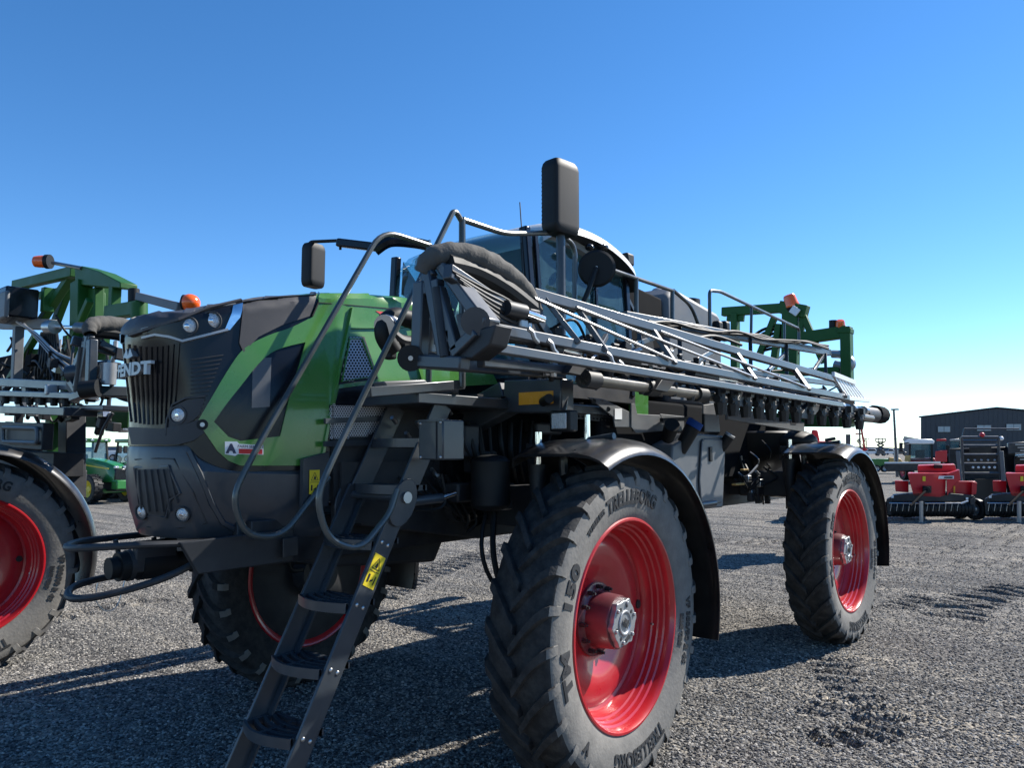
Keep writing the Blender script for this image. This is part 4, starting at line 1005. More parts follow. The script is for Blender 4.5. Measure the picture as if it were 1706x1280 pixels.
# fuel tank / locker
ltx = 1.24
p = [at(1121, 742, x=ltx), at(1158, 722, x=ltx), at(1210, 727, x=ltx), at(1205, 846, x=ltx), at(1160, 850, x=ltx), at(1118, 790, x=ltx)]
lk = MB().prism(p, (-.55, 0, 0)); lko = lk.obj('locker', 'tank_grey', SPR, 30, .015)
pd = [at(1167, 735, x=ltx+.003), at(1172, 731, x=ltx+.003), at(1206, 733, x=ltx+.003), at(1201, 838, x=ltx+.003), at(1166, 840, x=ltx+.003), at(1163, 800, x=ltx+.003)]
dro = MB().prism(pd, (.016, 0, 0)).obj('locker_door', 'tank_grey', lko, 30, .008)
MB().box(at(1184, 757, x=ltx+.025), (.015, .05, .12)).obj('door_latch', 'rubber', dro, 30, .006)
MB().cyl(at(1163, 842, x=ltx+.01), at(1190, 838, x=ltx+.01), .03, n=12).obj('door_hinge', 'grey', dro)
MB().prism([at(1120, 792, x=1.22), at(1160, 760, x=1.22), at(1160, 852, x=1.22)], (.018, 0, 0)).obj('locker_side', 'grey', lko, 30, .006)
# filler necks
for a, b, mt, r_ in (((1132, 752), (1154, 712), 'rubber', .062), ((1195, 757), (1215, 727), 'rubber', .045), ((1112, 730), (1120, 708), 'rubber', .06)):
    A = at(*a, x=1.20); B = at(*b, x=1.30); MB().cyl(A, B, r_*.85, r_, 16).obj('filler_neck', mt, SPR)
MB().cyl(at(1154, 712, x=1.30), at(1160, 702, x=1.325), .064, n=16).obj('filler_cap', 'blue_cap', SPR); MB().cyl(at(1215, 727, x=1.30), at(1217, 724, x=1.31), .047, n=16).obj('filler_cap', 'silver', SPR)
# side frame plates behind the front fender
def plate(pix, x, material='tank_grey', th=.012, name='side_plate'):
    return MB().prism([at(a, b, x=x) for a, b in pix], (-th, 0, 0)).obj(name, material, SPR, 30, .003)
plate([(980, 662), (1005, 665), (1050, 687), (1052, 712), (1025, 712), (1022, 695)], 1.12)
plate([(1052, 712), (1052, 672), (1058, 672), (1062, 690), (1100, 692), (1110, 718), (1060, 722)], 1.13)
plate([(1100, 690), (1140, 694), (1140, 718), (1110, 720)], 1.12); plate([(1172, 675), (1196, 672), (1200, 720), (1172, 720)], 1.2)
MB().beam(at(1172, 690, x=1.21), at(1172, 720, x=1.21), .02, .02).obj('tie_bar', 'rubber', SPR)
for a, b in (((1102, 700), (1152, 698)), ((1150, 697), (1155, 712)), ((1165, 714), (1188, 716))): MB().beam(at(*a, x=1.17), at(*b, x=1.17), .03, .03).obj('tie_bar', 'rubber', SPR)
for px, py, r_ in ((989, 669, .018), (1013, 682, .018)): MB().cyl(at(px, py, x=1.121), at(px, py, x=1.125), r_, n=14).obj('plate_hole', 'black_ink', SPR)
MB().prism([at(1024, 681, x=1.123), at(1036, 681, x=1.123), at(1036, 699, x=1.123), at(1024, 699, x=1.123)], (.002, 0, 0)).obj('instruction_label', 'white', SPR, 0)
MB().prism([at(975, 638, x=.70), at(1050, 655, x=.70), at(1052, 720, x=.70), at(1080, 722, x=.70), at(1080, 640, x=.70), at(1000, 618, x=.70)], (-.02, 0, 0)).obj('cab_skirt', 'green', SPR)
MB().prism([at(748, 565, x=.56), at(800, 580, x=.56), at(830, 640, x=.56), at(748, 645, x=.56)], (-.02, 0, 0)).obj('rear_hood_panel', 'green', SPR)
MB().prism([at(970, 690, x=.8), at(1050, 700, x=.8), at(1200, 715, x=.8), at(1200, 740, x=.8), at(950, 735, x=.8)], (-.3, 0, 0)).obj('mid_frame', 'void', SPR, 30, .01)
fb = MB()
for k in range(26): fb.sphere(at(965+ (k % 13)*6.2, 686+8*(k//13)+(k % 13)*.9, x=1.05), .008, 6, 4)
stuff(fb.obj('tank_bolts', 'dark', SPR))
MB().beam(at(955, 690, x=1.03), at(1050, 703, x=1.03), .03, .06).obj('bolt_strip', 'dark', SPR)
# ------------------------------------------------------------------ folded spray booms (left one drawn, right one mirrored)
BP = []                               # (name, mesh builder, material, bevel)
def bpart(name, mb, material='boom_grey', bevel=0, st=False): BP.append((name, mb, material, bevel, st))
def ln(a, b, x, w, h, x2=None): return MB().beam(at(*a, x=x), at(*b, x=x if x2 is None else x2), w, h)
main = ln((803, 545), (1412, 663), 1.72, .048, .058)                     # B2: big middle chord
bpart('boom', main, 'boom_grey', .008)
bpart('top_chord', ln((885, 489), (1397, 634), 1.58, .055, .060), 'boom_grey', .006)
bpart('inner_chord', ln((1040, 527), (1382, 588), 1.18, .050, .075), 'boom_grey', .006)
bpart('lower_chord', ln((812, 578), (1402, 675), 1.82, .042, .046), 'boom_grey', .006)
bpart('inner_lower_chord', ln((900, 575), (1390, 640), 1.25, .045, .055), 'boom_grey', .006)
bpart('front_lower_beam', ln((690, 600), (935, 621), 1.46, .06, .075), 'grey', .008)
bpart('front_lower_beam', ln((800, 604), (960, 618), 1.66, .05, .05), 'grey', .008)
def P(px, py, x): return at(px, py, x=x)
# truss diagonals: from top chord down to the main chord, alternately
tops = [(905, 495), (960, 510), (1085, 546), (1225, 586), (1322, 613), (1390, 632)]
bots = [(965, 572), (1010, 586), (1125, 607), (1258, 633), (1348, 650), (1408, 662)]
for a, b in zip(tops, bots): bpart('brace', MB().beam(P(*a, 1.58), P(*b, 1.75), .045, .03), 'boom_grey', .004)
for a, b in (((890, 497), (1120, 600)), ((960, 512), (1255, 628)), ((1100, 552), (1345, 646))): bpart('tension_rod', MB().cyl(P(*a, 1.62), P(*b, 1.76), .010, n=8), 'steel')
for a, b in (((1040, 580), (1088, 563)), ((1160, 600), (1205, 575)), ((1280, 618), (1310, 588)), ((1355, 618), (1372, 592)), ((1000, 578), (1010, 560))): bpart('brace', MB().beam(P(*a, 1.30), P(*b, 1.18), .03, .04), 'boom_grey', .004)
for px, y0, y1 in ((1065, 545, 585), (1132, 545, 600), (1250, 560, 625), (1310, 572, 640), (1375, 590, 632)): bpart('post', MB().beam(P(px, y0, 1.2), P(px+1, y1, 1.25), .035, .04), 'grey', .003)
# dark gussets between main and lower chord
for px in (965, 1110, 1240, 1350):
    yc = 560+(px-803)*.1935+8
    bpart('gusset', MB().prism([P(px-18, yc+22, 1.74), P(px+2, yc+26, 1.74), P(px+20, yc+2, 1.74), P(px-2, yc-2, 1.74)], (-.05, 0, 0)), 'dark', .003)
# hydraulic cylinders between the chords
for a, b, c in (((842, 513), (872, 520), (905, 532)), ((918, 580), (930, 582), (965, 590)), ((1010, 593), (1060, 604), (1105, 612)), ((1150, 622), (1190, 630), (1225, 636))):
    bpart('cylinder_barrel', MB().cyl(P(*a, 1.68), P(*b, 1.68), .040, n=14), 'dark'); bpart('cylinder_rod', MB().cyl(P(*b, 1.68), P(*c, 1.68), .020, n=12), 'chrome')
# plumbing: small lines run under the chords
for k in range(3):
    off = 3+k*5; pts = [P(830+t*570/9, 552+t*112/9+off+4*math.sin(t*1.9+k), 1.46-.03*k) for t in range(10)]
    bpart('spray_line', MB().tube(spline(pts, 4), .010+.004*(k % 2), 6), ('rubber', 'black_ink', 'rubber')[k])
for k in range(3):
    pts = [P(1080+t*300/8, 541+t*43/8+4*math.sin(t*2.3+k)-6, 1.22+.03*k) for t in range(9)]
    bpart('boom_hose', MB().tube(spline(pts, 4), .012, 6), 'rubber')
pts = [(1062, 545), (1100, 552), (1145, 565), (1190, 560), (1235, 575)]
bpart('boom_hose', MB().tube(spline([P(a, b, 1.30) for a, b in pts], 5), .014, 6), 'rubber')
# bottom pipe with collars
pa, pb_ = P(972, 631, 1.66), P(1452, 697, 1.66)
bpart('bottom_pipe', MB().cyl(pa, pb_, .037, n=14), 'pipe')
for t in (0, .12, .24, .37, .47, .55, .62, .69, .76, .83, .9): bpart('pipe_collar', MB().cyl(pa+(pb_-pa)*t, pa+(pb_-pa)*(t+.022), .054, n=14), 'dark')
pa2, pb2 = P(1195, 640, 1.68), P(1440, 683, 1.68)
bpart('upper_pipe', MB().cyl(pa2, pb2, .028, n=10), 'boom_grey')
def nozzle(p, sc=1.0):
    mb = MB(); mb.cyl(p+V((0, 0, .05*sc)), p-V((0, 0, .09*sc)), .030*sc, n=8); mb.cyl(p-V((0, 0, .06*sc)), p-V((.0, 0, .13*sc)), .042*sc, .03*sc, 8)
    mb.cyl(p+V((.0, -.05*sc, -.04*sc)), p+V((0, .05*sc, -.04*sc)), .024*sc, n=8); mb.box(p+V((.03*sc, 0, .02*sc)), (.03*sc, .05*sc, .05*sc)); return mb
for k in range(12): bpart('nozzle', nozzle(P(1200+k*21, 654+k*3.3, 1.73), 1.25), 'black_ink')
for k in range(12): bpart('nozzle_clamp', MB().cyl(P(1219+k*20, 645+k*3.5, 1.70), P(1223+k*20, 646+k*3.5, 1.70), .042, n=10), 'steel')
for px, py in ((955, 580), (905, 570), (1012, 605), (1040, 600), (1075, 620), (1090, 612), (1120, 632), (1150, 640), (1175, 645)): bpart('nozzle', nozzle(P(px, py, 1.66), .9), 'black_ink')
for px, py in ((880, 548), (912, 567), (1010, 588), (1030, 602)): bpart('clip', MB().tube(spline([P(px, py, 1.79), P(px+7, py+6, 1.80), P(px+10, py+15, 1.80), P(px+16, py+22, 1.78)], 4), .012, 6), 'silver')
bpart('breakaway_hinge', MB().cyl(P(1456, 690, 1.60), P(1468, 692, 1.60), .105, n=11), 'void')
bpart('breakaway_hinge', MB().cyl(P(1436, 690, 1.60), P(1456, 692, 1.60), .09, n=12), 'dark')
# slotted end guard
G0 = [(1388, 624), (1424, 638), (1448, 668), (1412, 664)]
gv = [P(a, b, 1.72) for a, b in G0]; gd = MB()
for k in range(7):
    t0 = k/7; t1 = t0+.085
    a, b = gv[0].lerp(gv[1], t0), gv[0].lerp(gv[1], t1); c, d = gv[3].lerp(gv[2], t1), gv[3].lerp(gv[2], t0)
    bpart('guard_slat', MB().prism([a, b, c, d], (-.02, 0, 0)), 'white')
bpart('guard_rail', MB().beam(gv[0], gv[1], .03, .05), 'white', .004); bpart('guard_rail', MB().beam(gv[3], gv[2], .03, .04), 'white', .004)
# ---- front end frame
yf = -1.46
def F(px, py, y=yf): return at(px, py, y=y)
bpart('end_frame_post', MB().beam(F(703, 470), F(699, 598), .07, .06), 'grey', .008)
bpart('end_frame_base', MB().beam(F(690, 602), F(775, 606), .07, .06), 'grey', .008)
bpart('end_frame_post', MB().beam(F(715, 455), F(742, 600), .055, .05), 'grey', .008)
bpart('end_frame_post', MB().beam(F(732, 480), F(762, 585), .05, .05), 'grey', .008)
bpart('end_frame_plate', MB().prism([F(724, 446), F(736, 436), F(808, 530), F(803, 545), F(790, 545), F(784, 532)], (0, .11, 0)), 'boom_grey', .008)
bpart('end_frame_knob', MB().cyl(F(792, 536, yf-.02), F(792, 536, yf+.2), .065, n=20), 'grey')
bpart('end_frame_plate', MB().prism([F(752, 590), F(770, 575), F(798, 548), F(826, 540), F(816, 575), F(786, 598), F(760, 598)], (0, .12, 0)), 'dark', .008)
bpart('end_frame_brace', MB().beam(F(728, 565), F(754, 560), .05, .06), 'grey', .006); bpart('end_frame_brace', MB().beam(F(710, 482), F(735, 475), .05, .06), 'grey', .006)
bpart('end_frame_brace', MB().beam(F(756, 590), F(795, 552), .05, .05), 'grey', .006); bpart('end_frame_brace', MB().beam(F(722, 450), F(706, 470), .04, .05), 'grey', .006)
bpart('end_cylinder', MB().cyl(F(712, 535, yf+.1), F(712, 588, yf+.1), .05, n=16), 'silver'); bpart('end_cylinder', MB().cyl(F(727, 480, yf-.02), F(742, 595, yf-.02), .025, n=12), 'dark')
bpart('striped_plate', MB().prism([F(760, 525, yf+.12), F(772, 520, yf+.12), F(778, 555, yf+.12), F(765, 562, yf+.12)], (0, .01, 0)), 'silver')
bpart('bump_stop', MB().cyl(F(684, 597, yf-.06), F(684, 597, yf+.02), .062, n=20), 'rubber'); bpart('bump_stop_bolt', MB().cyl(F(684, 597, yf-.07), F(684, 597, yf-.05), .012, n=8), 'steel')
for a, b in (((718, 500), (740, 498)), ((722, 520), (745, 515))): bpart('end_frame_brace', MB().beam(F(*a), F(*b), .04, .03), 'dark', .004)
# clutter of lines behind the frame plate
for k in range(6):
    pts = [at(752+6*k, 452+7*k, x=1.72), at(800+4*k, 478+9*k, x=1.70), at(845, 500+8*k, x=1.66), at(880, 525+6*k, x=1.62)]
    bpart('hydraulic_line', MB().tube(spline(pts, 5), .010, 6), ('rubber', 'dark', 'dark')[k % 3])
bpart('frame_arm', MB().beam(at(745, 452, x=1.70), at(850, 520, x=1.64), .05, .07), 'grey', .006)
bpart('frame_arm', MB().beam(at(765, 470, x=1.62), at(905, 585, x=1.62), .05, .05), 'grey', .006)
bpart('frame_arm', MB().beam(at(785, 500, x=1.6), at(900, 545, x=1.6), .04, .09), 'dark', .006)
bpart('frame_arm', MB().beam(at(855, 470, x=1.60), at(925, 580, x=1.62), .04, .05), 'grey', .006)
bpart('valve_block', MB().box(at(885, 527, x=1.64), (.06, .09, .07)), 'dark', .01); bpart('valve_block', MB().box(at(868, 540, x=1.64), (.05, .07, .05)), 'silver', .01)
# canvas sleeve over the hose bundle
path = spline([at(a, b, x=x) for a, b, x in ((706, 455, 1.50), (716, 434, 1.53), (745, 424, 1.57), (785, 428, 1.60), (820, 443, 1.60), (855, 466, 1.60), (880, 492, 1.58), (893, 520, 1.57))], 7)
sl = MB(); n = 16; q = []; rad = []
for i, p in enumerate(path):
    t = i/(len(path)-1); d = (path[min(i+1, len(path)-1)]-path[max(i-1, 0)]).normalized(); e = d.cross(V((1, 0, .1))).normalized(); g = d.cross(e)
    r0 = .042+.020*math.sin(math.pi*min(1, t*1.1))+.002*math.sin(t*70)
    for k in range(n):
        a = 2*math.pi*k/n; r = r0*(1+.06*noise.noise(V((math.cos(a)*1.6, math.sin(a)*1.6, t*13)))+.07*noise.noise(V((math.cos(a)*2.5, math.sin(a)*2.5, t*34))))
        q.append(p+(e*math.cos(a)+g*math.sin(a))*r)
sl.add(q, [(i*n+k, i*n+(k+1) % n, (i+1)*n+(k+1) % n, (i+1)*n+k) for i in range(len(path)-1) for k in range(n)])
bpart('hose_sleeve', sl, 'canvas')
under = spline([at(a, b, x=1.60) for a, b in ((745, 440), (790, 452), (840, 480), (885, 515))], 6)
bpart('hose_bundle', MB().tube(under, .05, 10), 'rubber')
rb = random.Random(11)
for k in range(90):      # valve bodies, tees and caps crowded between the chords
    t = rb.random(); px = 880+t*520; py = 566+t*98+(rb.uniform(14, 36) if k % 2 else rb.uniform(-34+20*t, -4)); xx = rb.uniform(1.42, 1.66); p = P(px, py, xx); sz = rb.uniform(.025, .05)
    m_ = MB()
    if k % 3 == 0: m_.box(p, (sz, sz*1.6, sz), Matrix.Rotation(rb.uniform(-.5, .5), 3, 'X'))
    elif k % 3 == 1: m_.cyl(p, p+V((rb.uniform(-.02, .02), rb.uniform(.05, .12), rb.uniform(-.03, .03))), sz*.5, n=8)
    else: m_.cyl(p, p-V((0, 0, rb.uniform(.05, .1))), sz*.6, sz*.4, 8)
    bpart('valve_body', m_, rb.choice(('rubber', 'rubber', 'dark', 'steel', 'black_ink', 'rubber')), .004)
for k in range(34):
    t = rb.random(); a = P(890+t*480, 566+t*90+rb.uniform(-22, 20), rb.uniform(1.4, 1.64)); b = a+V((rb.uniform(-.1, .1), rb.uniform(.1, .35), rb.uniform(-.12, .08))); c = b+V((rb.uniform(-.1, .05), rb.uniform(.05, .3), rb.uniform(-.12, .1)))
    bpart('loose_hose', MB().tube(spline([a, b, c], 6), .009, 6), rb.choice(('rubber', 'rubber', 'silver')))
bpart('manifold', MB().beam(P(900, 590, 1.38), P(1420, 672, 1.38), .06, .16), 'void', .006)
def make_boom(parent, mirror):
    root = None
    for name, mb, material, bevel, st_ in BP:
        if mirror and name in ('valve_body', 'loose_hose', 'clip', 'nozzle_clamp', 'hydraulic_line'): continue
        o = (mb.mirror() if mirror else mb).obj(name, material, root or parent, 35, bevel)
        if root is None: root = o
    return root
BOOM_L = make_boom(SPR, False); BOOM_R = make_boom(SPR, True); BOOM_R.location = (-.25, -.20, 0)
# large elbow hose and valve by the hood
MB().tube(spline([at(a, b, x=1.0) for a, b in ((655, 585), (640, 560), (642, 538), (660, 527), (690, 535), (720, 548))], 6), .05, 12).obj('suction_hose', 'rubber', SPR)
MB().cyl(at(640, 543, x=1.03), at(650, 541, x=1.0), .06, n=14).obj('hose_clamp', 'steel', SPR)
MB().tube(spline([at(a, b, x=1.0) for a, b in ((648, 552), (668, 568), (700, 570), (720, 572))], 5), .035, 10).obj('suction_hose', 'dark', SPR)
for px, py in ((655, 578), (672, 577), (690, 575), (650, 590)): MB().box(at(px, py, x=1.0), (.06, .05, .06)).obj('valve', 'rubber', SPR, 30, .012)
# ------------------------------------------------------------------ rear lift mast
ym = 5.9
def mp(px, py, y=ym): return at(px, py, y=y)
ms = MB().beam(mp(1318, 520), mp(1316, 680), .20, .14, up=(0, 1, 0)); mast = ms.obj('lift_mast', 'mast_green', SPR, 30, .01)
def mpart(name, a, b, w, h, y0=ym, y1=None, material='mast_green'): return MB().beam(at(*a, y=y0), at(*b, y=y0 if y1 is None else y1), w, h).obj(name, material, mast, 30, .008)
mpart('mast_arm', (1204, 520), (1310, 513), .10, .12); mpart('mast_post', (1225, 522), (1225, 640), .09, .12); mpart('mast_gusset', (1212, 526), (1240, 526), .06, .16)
mpart('mast_head', (1300, 512), (1345, 520), .14, .16); mpart('mast_arm', (1335, 564), (1412, 553), .12, .15); mpart('mast_post', (1410, 545), (1412, 640), .12, .14)
mpart('mast_cap', (1398, 552), (1420, 552), .16, .06); mpart('mast_strut', (1290, 530), (1262, 600), .07, .08); mpart('mast_strut', (1338, 525), (1372, 605), .07, .08); mpart('mast_post', (1298, 540), (1285, 640), .08, .10); mpart('mast_strut', (1336, 530), (1336, 570), .05, .08)
mpart('mast_crossbar', (1250, 700), (1420, 700), .20, .16, 5.3); mpart('mast_crossbar', (1215, 625), (1400, 618), .08, .10)
mpart('sensor', (1318, 514), (1330, 522), .02, .10, ym-.12, None, 'white'); mpart('bracket', (1380, 548), (1385, 555), .05, .16, ym, None, 'silver')
MB().cyl(mp(1388, 553), mp(1388, 534), .05, n=12).obj('bumper_knob', 'rubber', mast)
def beacon(base, d, parent, r=.085, h=.15):
    d = V(d).normalized(); o = MB().cyl(base-d*.05, base, r*1.1, n=16).obj('beacon', 'rubber', parent)
    MB().lathe([(0, r), (h*.15, r*1.0), (h*.2, r*.95), (h*.8, r*.85), (h*.95, r*.7), (h, r*.3), (h, 0)], base, d, 20).obj('beacon_lens', 'orange', o); return o
beacon(mp(1320, 510), (-.2, -.3, 1), mast, .09, .16); beacon(mp(1400, 546), (.1, -.3, .6), mast, .06, .1)
hz = MB()
for k in range(7): hz.tube(spline([mp(1255+3*k, 560+4*k), mp(1275+4*k, 548+5*k), mp(1305, 545+6*k), mp(1330-4*k, 590+8*k)], 5), .02, 6)
stuff(hz.obj('mast_hoses', 'rubber', mast))
MB().tube(spline([mp(1386, 590), mp(1405, 592), mp(1418, 603), mp(1415, 612), mp(1390, 607)], 5), .05, 8).obj('mast_hose', 'silver', mast)
for px in (1195, 1207): MB().box(at(px, 552, x=.6), (.1, .12, .22)).obj('filter_canister', 'rubber', SPR, 30, .03)
# ================================================================== the sprayer parked on the left (only its rear end is in view)
NX, NY = -5.42, -1.80
NB = thing('crop_sprayer', 'sprayer cut by the left picture edge, showing green lift mast and one red wheel', 'sprayer', (NX, NY, 0))
for x, rgt in ((TX, False), (-TX, True)):
    w2 = copy_tree(WHEEL); set_wheel(w2, NB, x, 0, right=rgt)
    f2 = link('fender', fen_me if x > 0 else fen_mm, NB); f2.location = (x+.02*(1 if x > 0 else -1), 0, WZ+.02)
NB.rotation_euler = (0, 0, 0)
inv = Matrix.Translation((-NX, -NY, 0))
def nobj(mb, name, material, bevel=.008, parent=None): return mb.xf(inv).obj(name, material, parent or NB, 35, bevel)
def nb(name, a, b, w, h, y=-.5, y1=None, material='mast_green', parent=None):
    return nobj(MB().beam(at(*a, y=y), at(*b, y=y if y1 is None else y1), w, h), name, material, .008, parent)
def sub(o):
    return o
nm = nb('lift_mast', (136, 470), (134, 592), .22, .16)
def ns(*a, **k): return nb(*a, parent=nm, **k)
nobj(MB().prism([at(a, b, y=-.55) for a, b in ((124, 448), (135, 443), (165, 452), (200, 470), (200, 480), (170, 478), (125, 474))], (0, .18, 0)), 'mast_head', 'mast_green', .01, nm)
ns('mast_arm', (26, 476), (125, 453), .10, .12); ns('mast_strut', (120, 458), (66, 540), .09, .09, y=-.45); ns('mast_strut', (118, 470), (90, 545), .08, .12, y=-.3)
ns('mast_post', (80, 480), (78, 520), .10, .12); ns('mast_post', (192, 478), (190, 522), .09, .10); ns('mast_plate', (165, 490), (165, 540), .16, .08, y=-.35)
ns('mast_arm', (182, 522), (236, 513), .12, .14); nobj(MB().cyl(at(232, 506, y=-.5), at(232, 536, y=-.5), .08, n=16), 'mast_pivot', 'mast_green', 0, nm)
ns('mast_strut', (60, 560), (6, 650), .08, .08, y=-.4); ns('mast_post', (118, 560), (112, 690), .12, .14, y=-.3); ns('mast_strut', (95, 545), (40, 640), .06, .06, y=-.2)
ns('mast_crossbar', (100, 698), (225, 700), .16, .18, y=-.3); ns('mast_crossbar', (140, 590), (110, 585), .1, .2, y=-.4)
nobj(MB().cyl(at(223, 482, y=-.5), at(223, 503, y=-.5), .055, n=14), 'bumper_knob', 'rubber', 0, nm)
nb('mast_link', (230, 494), (300, 512), .06, .08, material='tank_grey'); nb('mast_link', (0, 541), (88, 541), .10, .12, y=-.6, material='tank_grey')
nobj(MB().tube([at(88, 438, y=-.55), at(136, 447, y=-.55)], .022, 8), 'beacon_arm', 'grey', 0)
bc = at(84, 436, y=-.55); bo = nobj(MB().cyl(bc, bc-RT*.05, .085, n=18), 'beacon', 'rubber', 0)
d_ = -RT
nobj(MB().lathe([(0, .075), (.08, .072), (.13, .065), (.15, .04), (.15, 0)], bc-RT*.05, d_, 20), 'beacon_lens', 'orange', 0, bo)
nobj(MB().box(at(20, 510, y=-.75), (.7, .35, .36)), 'tool_box', 'gloss_black', .02); nobj(MB().box(at(5, 509, y=-.95), (.3, .05, .32)), 'box_door', 'tank_grey', .02)
nb('frame_post', (31, 545), (27, 640), .10, .10, y=-.7, material='tank_grey')
nobj(MB().cyl(at(88, 545, y=-.7), at(132, 546, y=-.7), .022, n=12), 'cylinder_rod', 'chrome', 0); nobj(MB().cyl(at(130, 546, y=-.7), at(195, 549, y=-.7), .06, n=14), 'cylinder_barrel', 'grey', 0); nobj(MB().cyl(at(80, 545, y=-.72), at(92, 545, y=-.72), .075, n=14), 'cylinder_eye', 'steel', 0)
for k in range(5):
    P_ = [at(28+3*k, 536+k, y=-.8), at(60+2*k, 556+4*k, y=-.85), at(95, 588+4*k, y=-.85), at(140-4*k, 605+8*k, y=-.8)]
    nobj(MB().tube(spline(P_, 6), .014, 6), 'hose', 'rubber' if k % 2 else 'silver', 0)
for k in range(9):
    P_ = [at(70+3*k, 555, y=-.5), at(66+4*k, 590, y=-.6), at(60+5*k, 625, y=-.6), at(70+3*k, 660, y=-.5)]
    nobj(MB().tube(spline(P_, 4), .02, 6), 'hose', 'rubber', 0)
nb('boom', (-20, 636), (132, 644), .10, .09, y=-1.0, material='grey'); nb('boom_pipe', (-20, 655), (130, 660), .07, .06, y=-1.1, material='boom_grey'); nb('boom_pipe', (-20, 664), (128, 668), .06, .06, y=-1.0, material='dark')
nb('boom_plate', (-20, 682), (135, 687), .3, .08, y=-1.0, material='grey'); nb('boom_plate', (135, 681), (205, 681), .35, .05, y=-.8, material='grey')
nb('frame_column', (120, 690), (120, 832), .22, .20, y=-.6, material='dark'); nb('frame_column', (92, 690), (85, 770), .15, .15, y=-.5, material='mast_green')
for k in range(6): nobj(MB().cyl(at(10+20*k, 647+k, y=-1.05), at(10+20*k, 672+k, y=-1.05), .035, n=8), 'nozzle', 'rubber', 0)
nobj(MB().box(at(85, 650, y=-1.1), (.06, .1, .1)), 'valve', 'silver', .01)
nb('rear_panel', (-30, 722), (80, 728), .10, .26, y=-1.1, material='dark'); nb('rear_panel', (-30, 765), (115, 775), .3, .25, y=-.7, material='dark')
nobj(MB().tube(bend([at(a, b, y=-1.18) for a, b in ((5, 712), (62, 714), (62, 738), (5, 736))], .05, 5, True), .02, 8, True), 'panel_opening', 'tank_grey', 0)
tl = nobj(MB().box(at(206, 712, y=-.2), (.12, .12, .12)), 'rear_lamp', 'lens', .03)
nb('chassis', (-60, 790), (120, 800), .3, .2, y=-.6, material='dark')

b2 = at(306, 505, y=-.45); o2 = nobj(MB().cyl(b2, b2+RT*.05, .08, n=16), 'beacon', 'rubber', 0)
nobj(MB().sphere(b2+RT*.06, .085, 16, 10, (1.1, 1.1, 1)), 'beacon_lens', 'orange', 0, o2)

ns('mast_plate', (160, 482), (158, 585), .20, .10, y=-.42); ns('mast_post', (178, 478), (172, 590), .10, .10, y=-.2); ns('mast_strut', (150, 500), (112, 585), .07, .07, y=-.6); ns('mast_arm', (30, 500), (120, 482), .08, .09, y=-.25)
ns('mast_crossbar', (60, 590), (185, 592), .10, .12, y=-.3); ns('mast_gusset', (28, 478), (45, 492), .08, .12, y=-.45)
rn_ = random.Random(21)
for k in range(60):
    p0 = at(rn_.uniform(0, 195), rn_.uniform(560, 690), y=rn_.uniform(-.9, -.4)); p1 = p0+V((rn_.uniform(-.25, .25), rn_.uniform(-.1, .1), rn_.uniform(-.3, .1))); p2 = p1+V((rn_.uniform(-.25, .25), rn_.uniform(-.1, .1), rn_.uniform(-.25, .25)))
    nobj(MB().tube(spline([p0, p1, p2], 5), rn_.uniform(.010, .024), 6), 'hose', rn_.choice(('rubber', 'rubber', 'rubber', 'dark', 'silver')), 0)
for k in range(40):
    nobj(MB().box(at(rn_.uniform(0, 190), rn_.uniform(600, 720), y=rn_.uniform(-1.0, -.4)), (rn_.uniform(.05, .2), .08, rn_.uniform(.04, .14)), Matrix.Rotation(rn_.uniform(-.4, .4), 3, 'Y')), 'valve_block', rn_.choice(('rubber', 'dark', 'void', 'dark', 'steel', 'grey')), .006)
nobj(MB().box(at(40, 615, y=-.2), (2.0, .1, .45)), 'pump_panel', 'void', .02); nobj(MB().box(at(40, 740, y=-.3), (2.2, .4, .5)), 'rear_skirt', 'void', .02)
# ================================================================== yard in the background
FH = V((FW.x, FW.y, 0)).normalized()
def gz(px, dep): # ground point under a pixel column at a depth
    p = atd(px, 750, dep); return V((p.x, p.y, 0))
def at_dep(px, py, dep, push=0): return atd(px, py, dep)+FH*push
class BG:
    def __init__(s, name, label, cat, px, dep, group=None, turn=0):
        s.o = gz(px, dep); s.dep = dep; s.fh = (s.o-V((CAM.x, CAM.y, 0))).normalized(); s.fh = s.fh @ Matrix.Rotation(-turn, 3, 'Z'); s.root = thing(name, label, cat, s.o, 0, group); s.inv = Matrix.Translation(-s.o)
    def p(s, px, py, push=0): return atd(px, py, s.dep)+s.fh*push
    def put(s, mb, name, material, bevel=0, parent=None, smooth=35): return mb.xf(s.inv).obj(name, material, parent or s.root, smooth, bevel)
    def slab(s, poly, depth, name, material, push=0, bevel=0, parent=None): return s.put(MB().prism([s.p(a, b, push) for a, b in poly], s.fh*depth), name, material, bevel, parent)
    def bar(s, a, b, r, name, material, push=0, parent=None, push2=None): return s.put(MB().cyl(s.p(*a, push), s.p(*b, push if push2 is None else push2), r, n=8), name, material, 0, parent)
    def wheel(s, px, py, rpx, width, rim='steel', push=0, side=None, name='wheel'):
        c = s.p(px, py, push); r = rpx*s.dep/FPX; ax = side or RT
        t = s.put(MB().lathe([(-width/2, r*.6), (-width/2, r*.9), (-width*.35, r), (width*.35, r), (width/2, r*.9), (width/2, r*.6)], c, ax, 28), name, 'rubber')
        s.put(MB().lathe([(-width*.4, 0), (-width*.42, r*.2), (-width*.3, r*.3), (-width*.45, r*.6), (width*.45, r*.6), (width*.3, r*.3), (width*.42, r*.2), (width*.4, 0)], c, ax, 24), 'rim', rim, 0, t); return t
